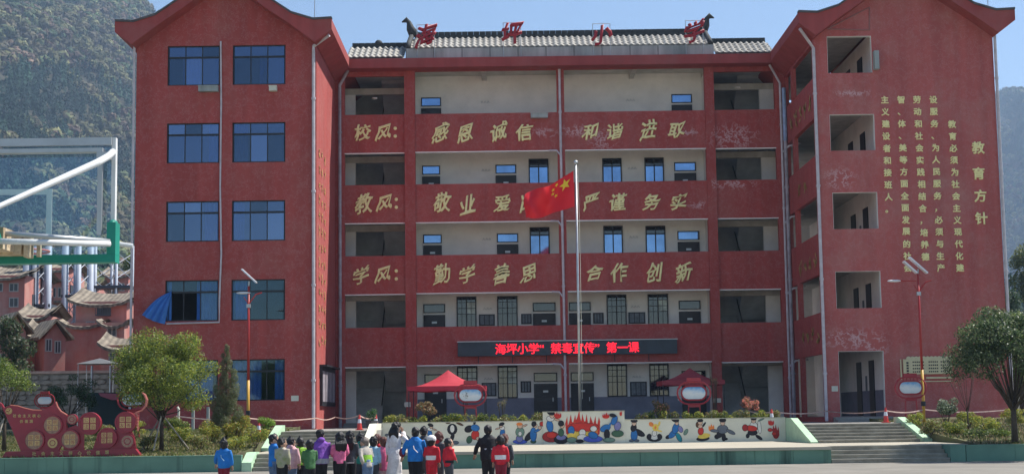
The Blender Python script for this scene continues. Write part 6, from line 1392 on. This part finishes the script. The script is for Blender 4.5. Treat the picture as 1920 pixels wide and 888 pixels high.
# ---- forest on the mountains (nobody could count it): one mesh
def tuft(kind, r):
    """crown of one far tree: small facets over its volume (unit height)"""
    n = 44; u = r.rand(n); a = r.rand(n)*6.283
    if kind == 'c': z = u**1.25; rad = (1-z)*.27*(.65+.35*r.rand(n)); c = np.stack([rad*np.cos(a), rad*np.sin(a), z*.95+.02], 1); sz = .13+.10*(1-z)
    else:
        d = r.normal(size=(n, 3)); d /= np.linalg.norm(d, axis=1)[:, None]; c = d*np.array([.46, .46, .38])*(.7+.3*r.rand(n))[:, None]; c[:, 2] += .45; sz = np.full(n, .36)
    nrm = (np.stack([np.cos(a)*.8, np.sin(a)*.8, np.full(n, .35)], 1) if kind == 'c' else d)+r.normal(size=(n, 3))*.16; nrm /= np.linalg.norm(nrm, axis=1)[:, None]
    t1 = np.cross(nrm, r.normal(size=(n, 3))); t1 /= np.linalg.norm(t1, axis=1)[:, None]; t2 = np.cross(nrm, t1); s = sz[:, None]*(.6+.6*r.rand(n))[:, None]
    return np.stack([c-t1*s*.6, c+t2*s*.5, c+t1*s*.6], 1).reshape(-1, 3)
def forest(xr0, xr1, y0, y1, n, side):
    r = np.random.RandomState(5 if side < 0 else 6); KV = {k: [tuft(k, r) for _ in range(12)] for k in 'cd'}; VV = []; CC = []
    dec = np.array([(.060, .052, .028), (.070, .070, .028), (.042, .056, .022), (.090, .088, .036), (.066, .044, .030), (.032, .052, .022)])*2.0; con = np.array([(.012, .045, .028), (.020, .060, .032), (.010, .034, .024)])
    for _ in range(n):
        Y = y0+(y1-y0)*r.rand(); lo, hi = xr0(Y), xr1(Y); X = lo+(hi-lo)*r.rand(); z = terrain(X, Y)
        el = (z-1.75)/Y; py = 778-el*2978; nz = mnoise.noise(Vector((X*.012, Y*.006, 7)))+.5*mnoise.noise(Vector((X*.05, Y*.02, 3)))
        iscon = nz > -.12 if (115 < py < 215 or 270 < py < 430) else nz > .36
        if side > 0: iscon = nz > .0
        if py > 440 and r.rand() < .35: continue
        k = 'c' if iscon else 'd'; v = KV[k][r.randint(12)]; s = (11 if iscon else 8.5)*(.65+.7*r.rand())*(1 if Y > 500 else .55+.45*Y/500); a = r.rand()*6.28; c, sn = math.cos(a), math.sin(a)
        vv = v*s; vv = np.stack([vv[:, 0]*c-vv[:, 1]*sn+X, vv[:, 0]*sn+vv[:, 1]*c+Y, vv[:, 2]+z-.3], 1)
        pal = con if iscon else dec; patch = 1+.6*mnoise.noise(Vector((X*.03, Y*.012, 9))); ki = int((mnoise.noise(Vector((X*.05, Y*.02, 21)))*1.4+.5+.35*(r.rand()-.5))*len(pal)) % len(pal); col = pal[ki]*(.65+.7*r.rand())*patch; VV.append(vv); CC.append(np.tile(col, (len(v), 1))*np.repeat(.88+.24*r.rand(len(v)//3, 1), 3, 0))
    V = np.concatenate(VV); Cc = np.concatenate(CC); nf = len(V)//3; me = bpy.data.meshes.new('hillside_forest'); me.vertices.add(len(V)); me.vertices.foreach_set('co', V.reshape(-1)); me.loops.add(len(V)); me.loops.foreach_set('vertex_index', np.arange(len(V), dtype=np.int32)); me.polygons.add(nf); me.polygons.foreach_set('loop_start', np.arange(0, len(V), 3, dtype=np.int32)); me.update(calc_edges=True)
    ca = me.color_attributes.new('col', 'FLOAT_COLOR', 'POINT'); ca.data.foreach_set('color', np.concatenate([np.clip(Cc, 0, 1), np.ones((len(Cc), 1))], 1).astype(np.float32).reshape(-1)); me.materials.append(forestm)
    return tag(add_mesh('hillside_forest', me, None, (0, 0, 0)), 'mixed brown and dark green forest covering the %s mountainside' % ('left' if side < 0 else 'right'), 'forest', kind='stuff')
forestm = leaf_mat('forest_foliage', .9, .1)
forest(lambda Y: -.36*Y-20, lambda Y: -.205*Y+12, 190, 1560, 11000, -1)
forest(lambda Y: .275*Y-8, lambda Y: .365*Y+25, 190, 2660, 15000, 1)

# ---- air
hz = bpy.data.materials.new('haze_air'); hz.use_nodes = True; N = hz.node_tree.nodes; N.remove(N['Principled BSDF']); pv = N.new('ShaderNodeVolumePrincipled'); pv.inputs['Color'].default_value = (.52, .72, 1, 1); pv.inputs['Density'].default_value = .0002; pv.inputs['Anisotropy'].default_value = .2
hz.node_tree.links.new(pv.outputs[0], N['Material Output'].inputs['Volume'])
mb = MB(); mb.box(-3100, 3100, -200, 3100, -30, 620); tag(mb.build('haze', hz), kind='stuff')
bpy.data.objects.remove(_to); bpy.data.curves.remove(_tc)
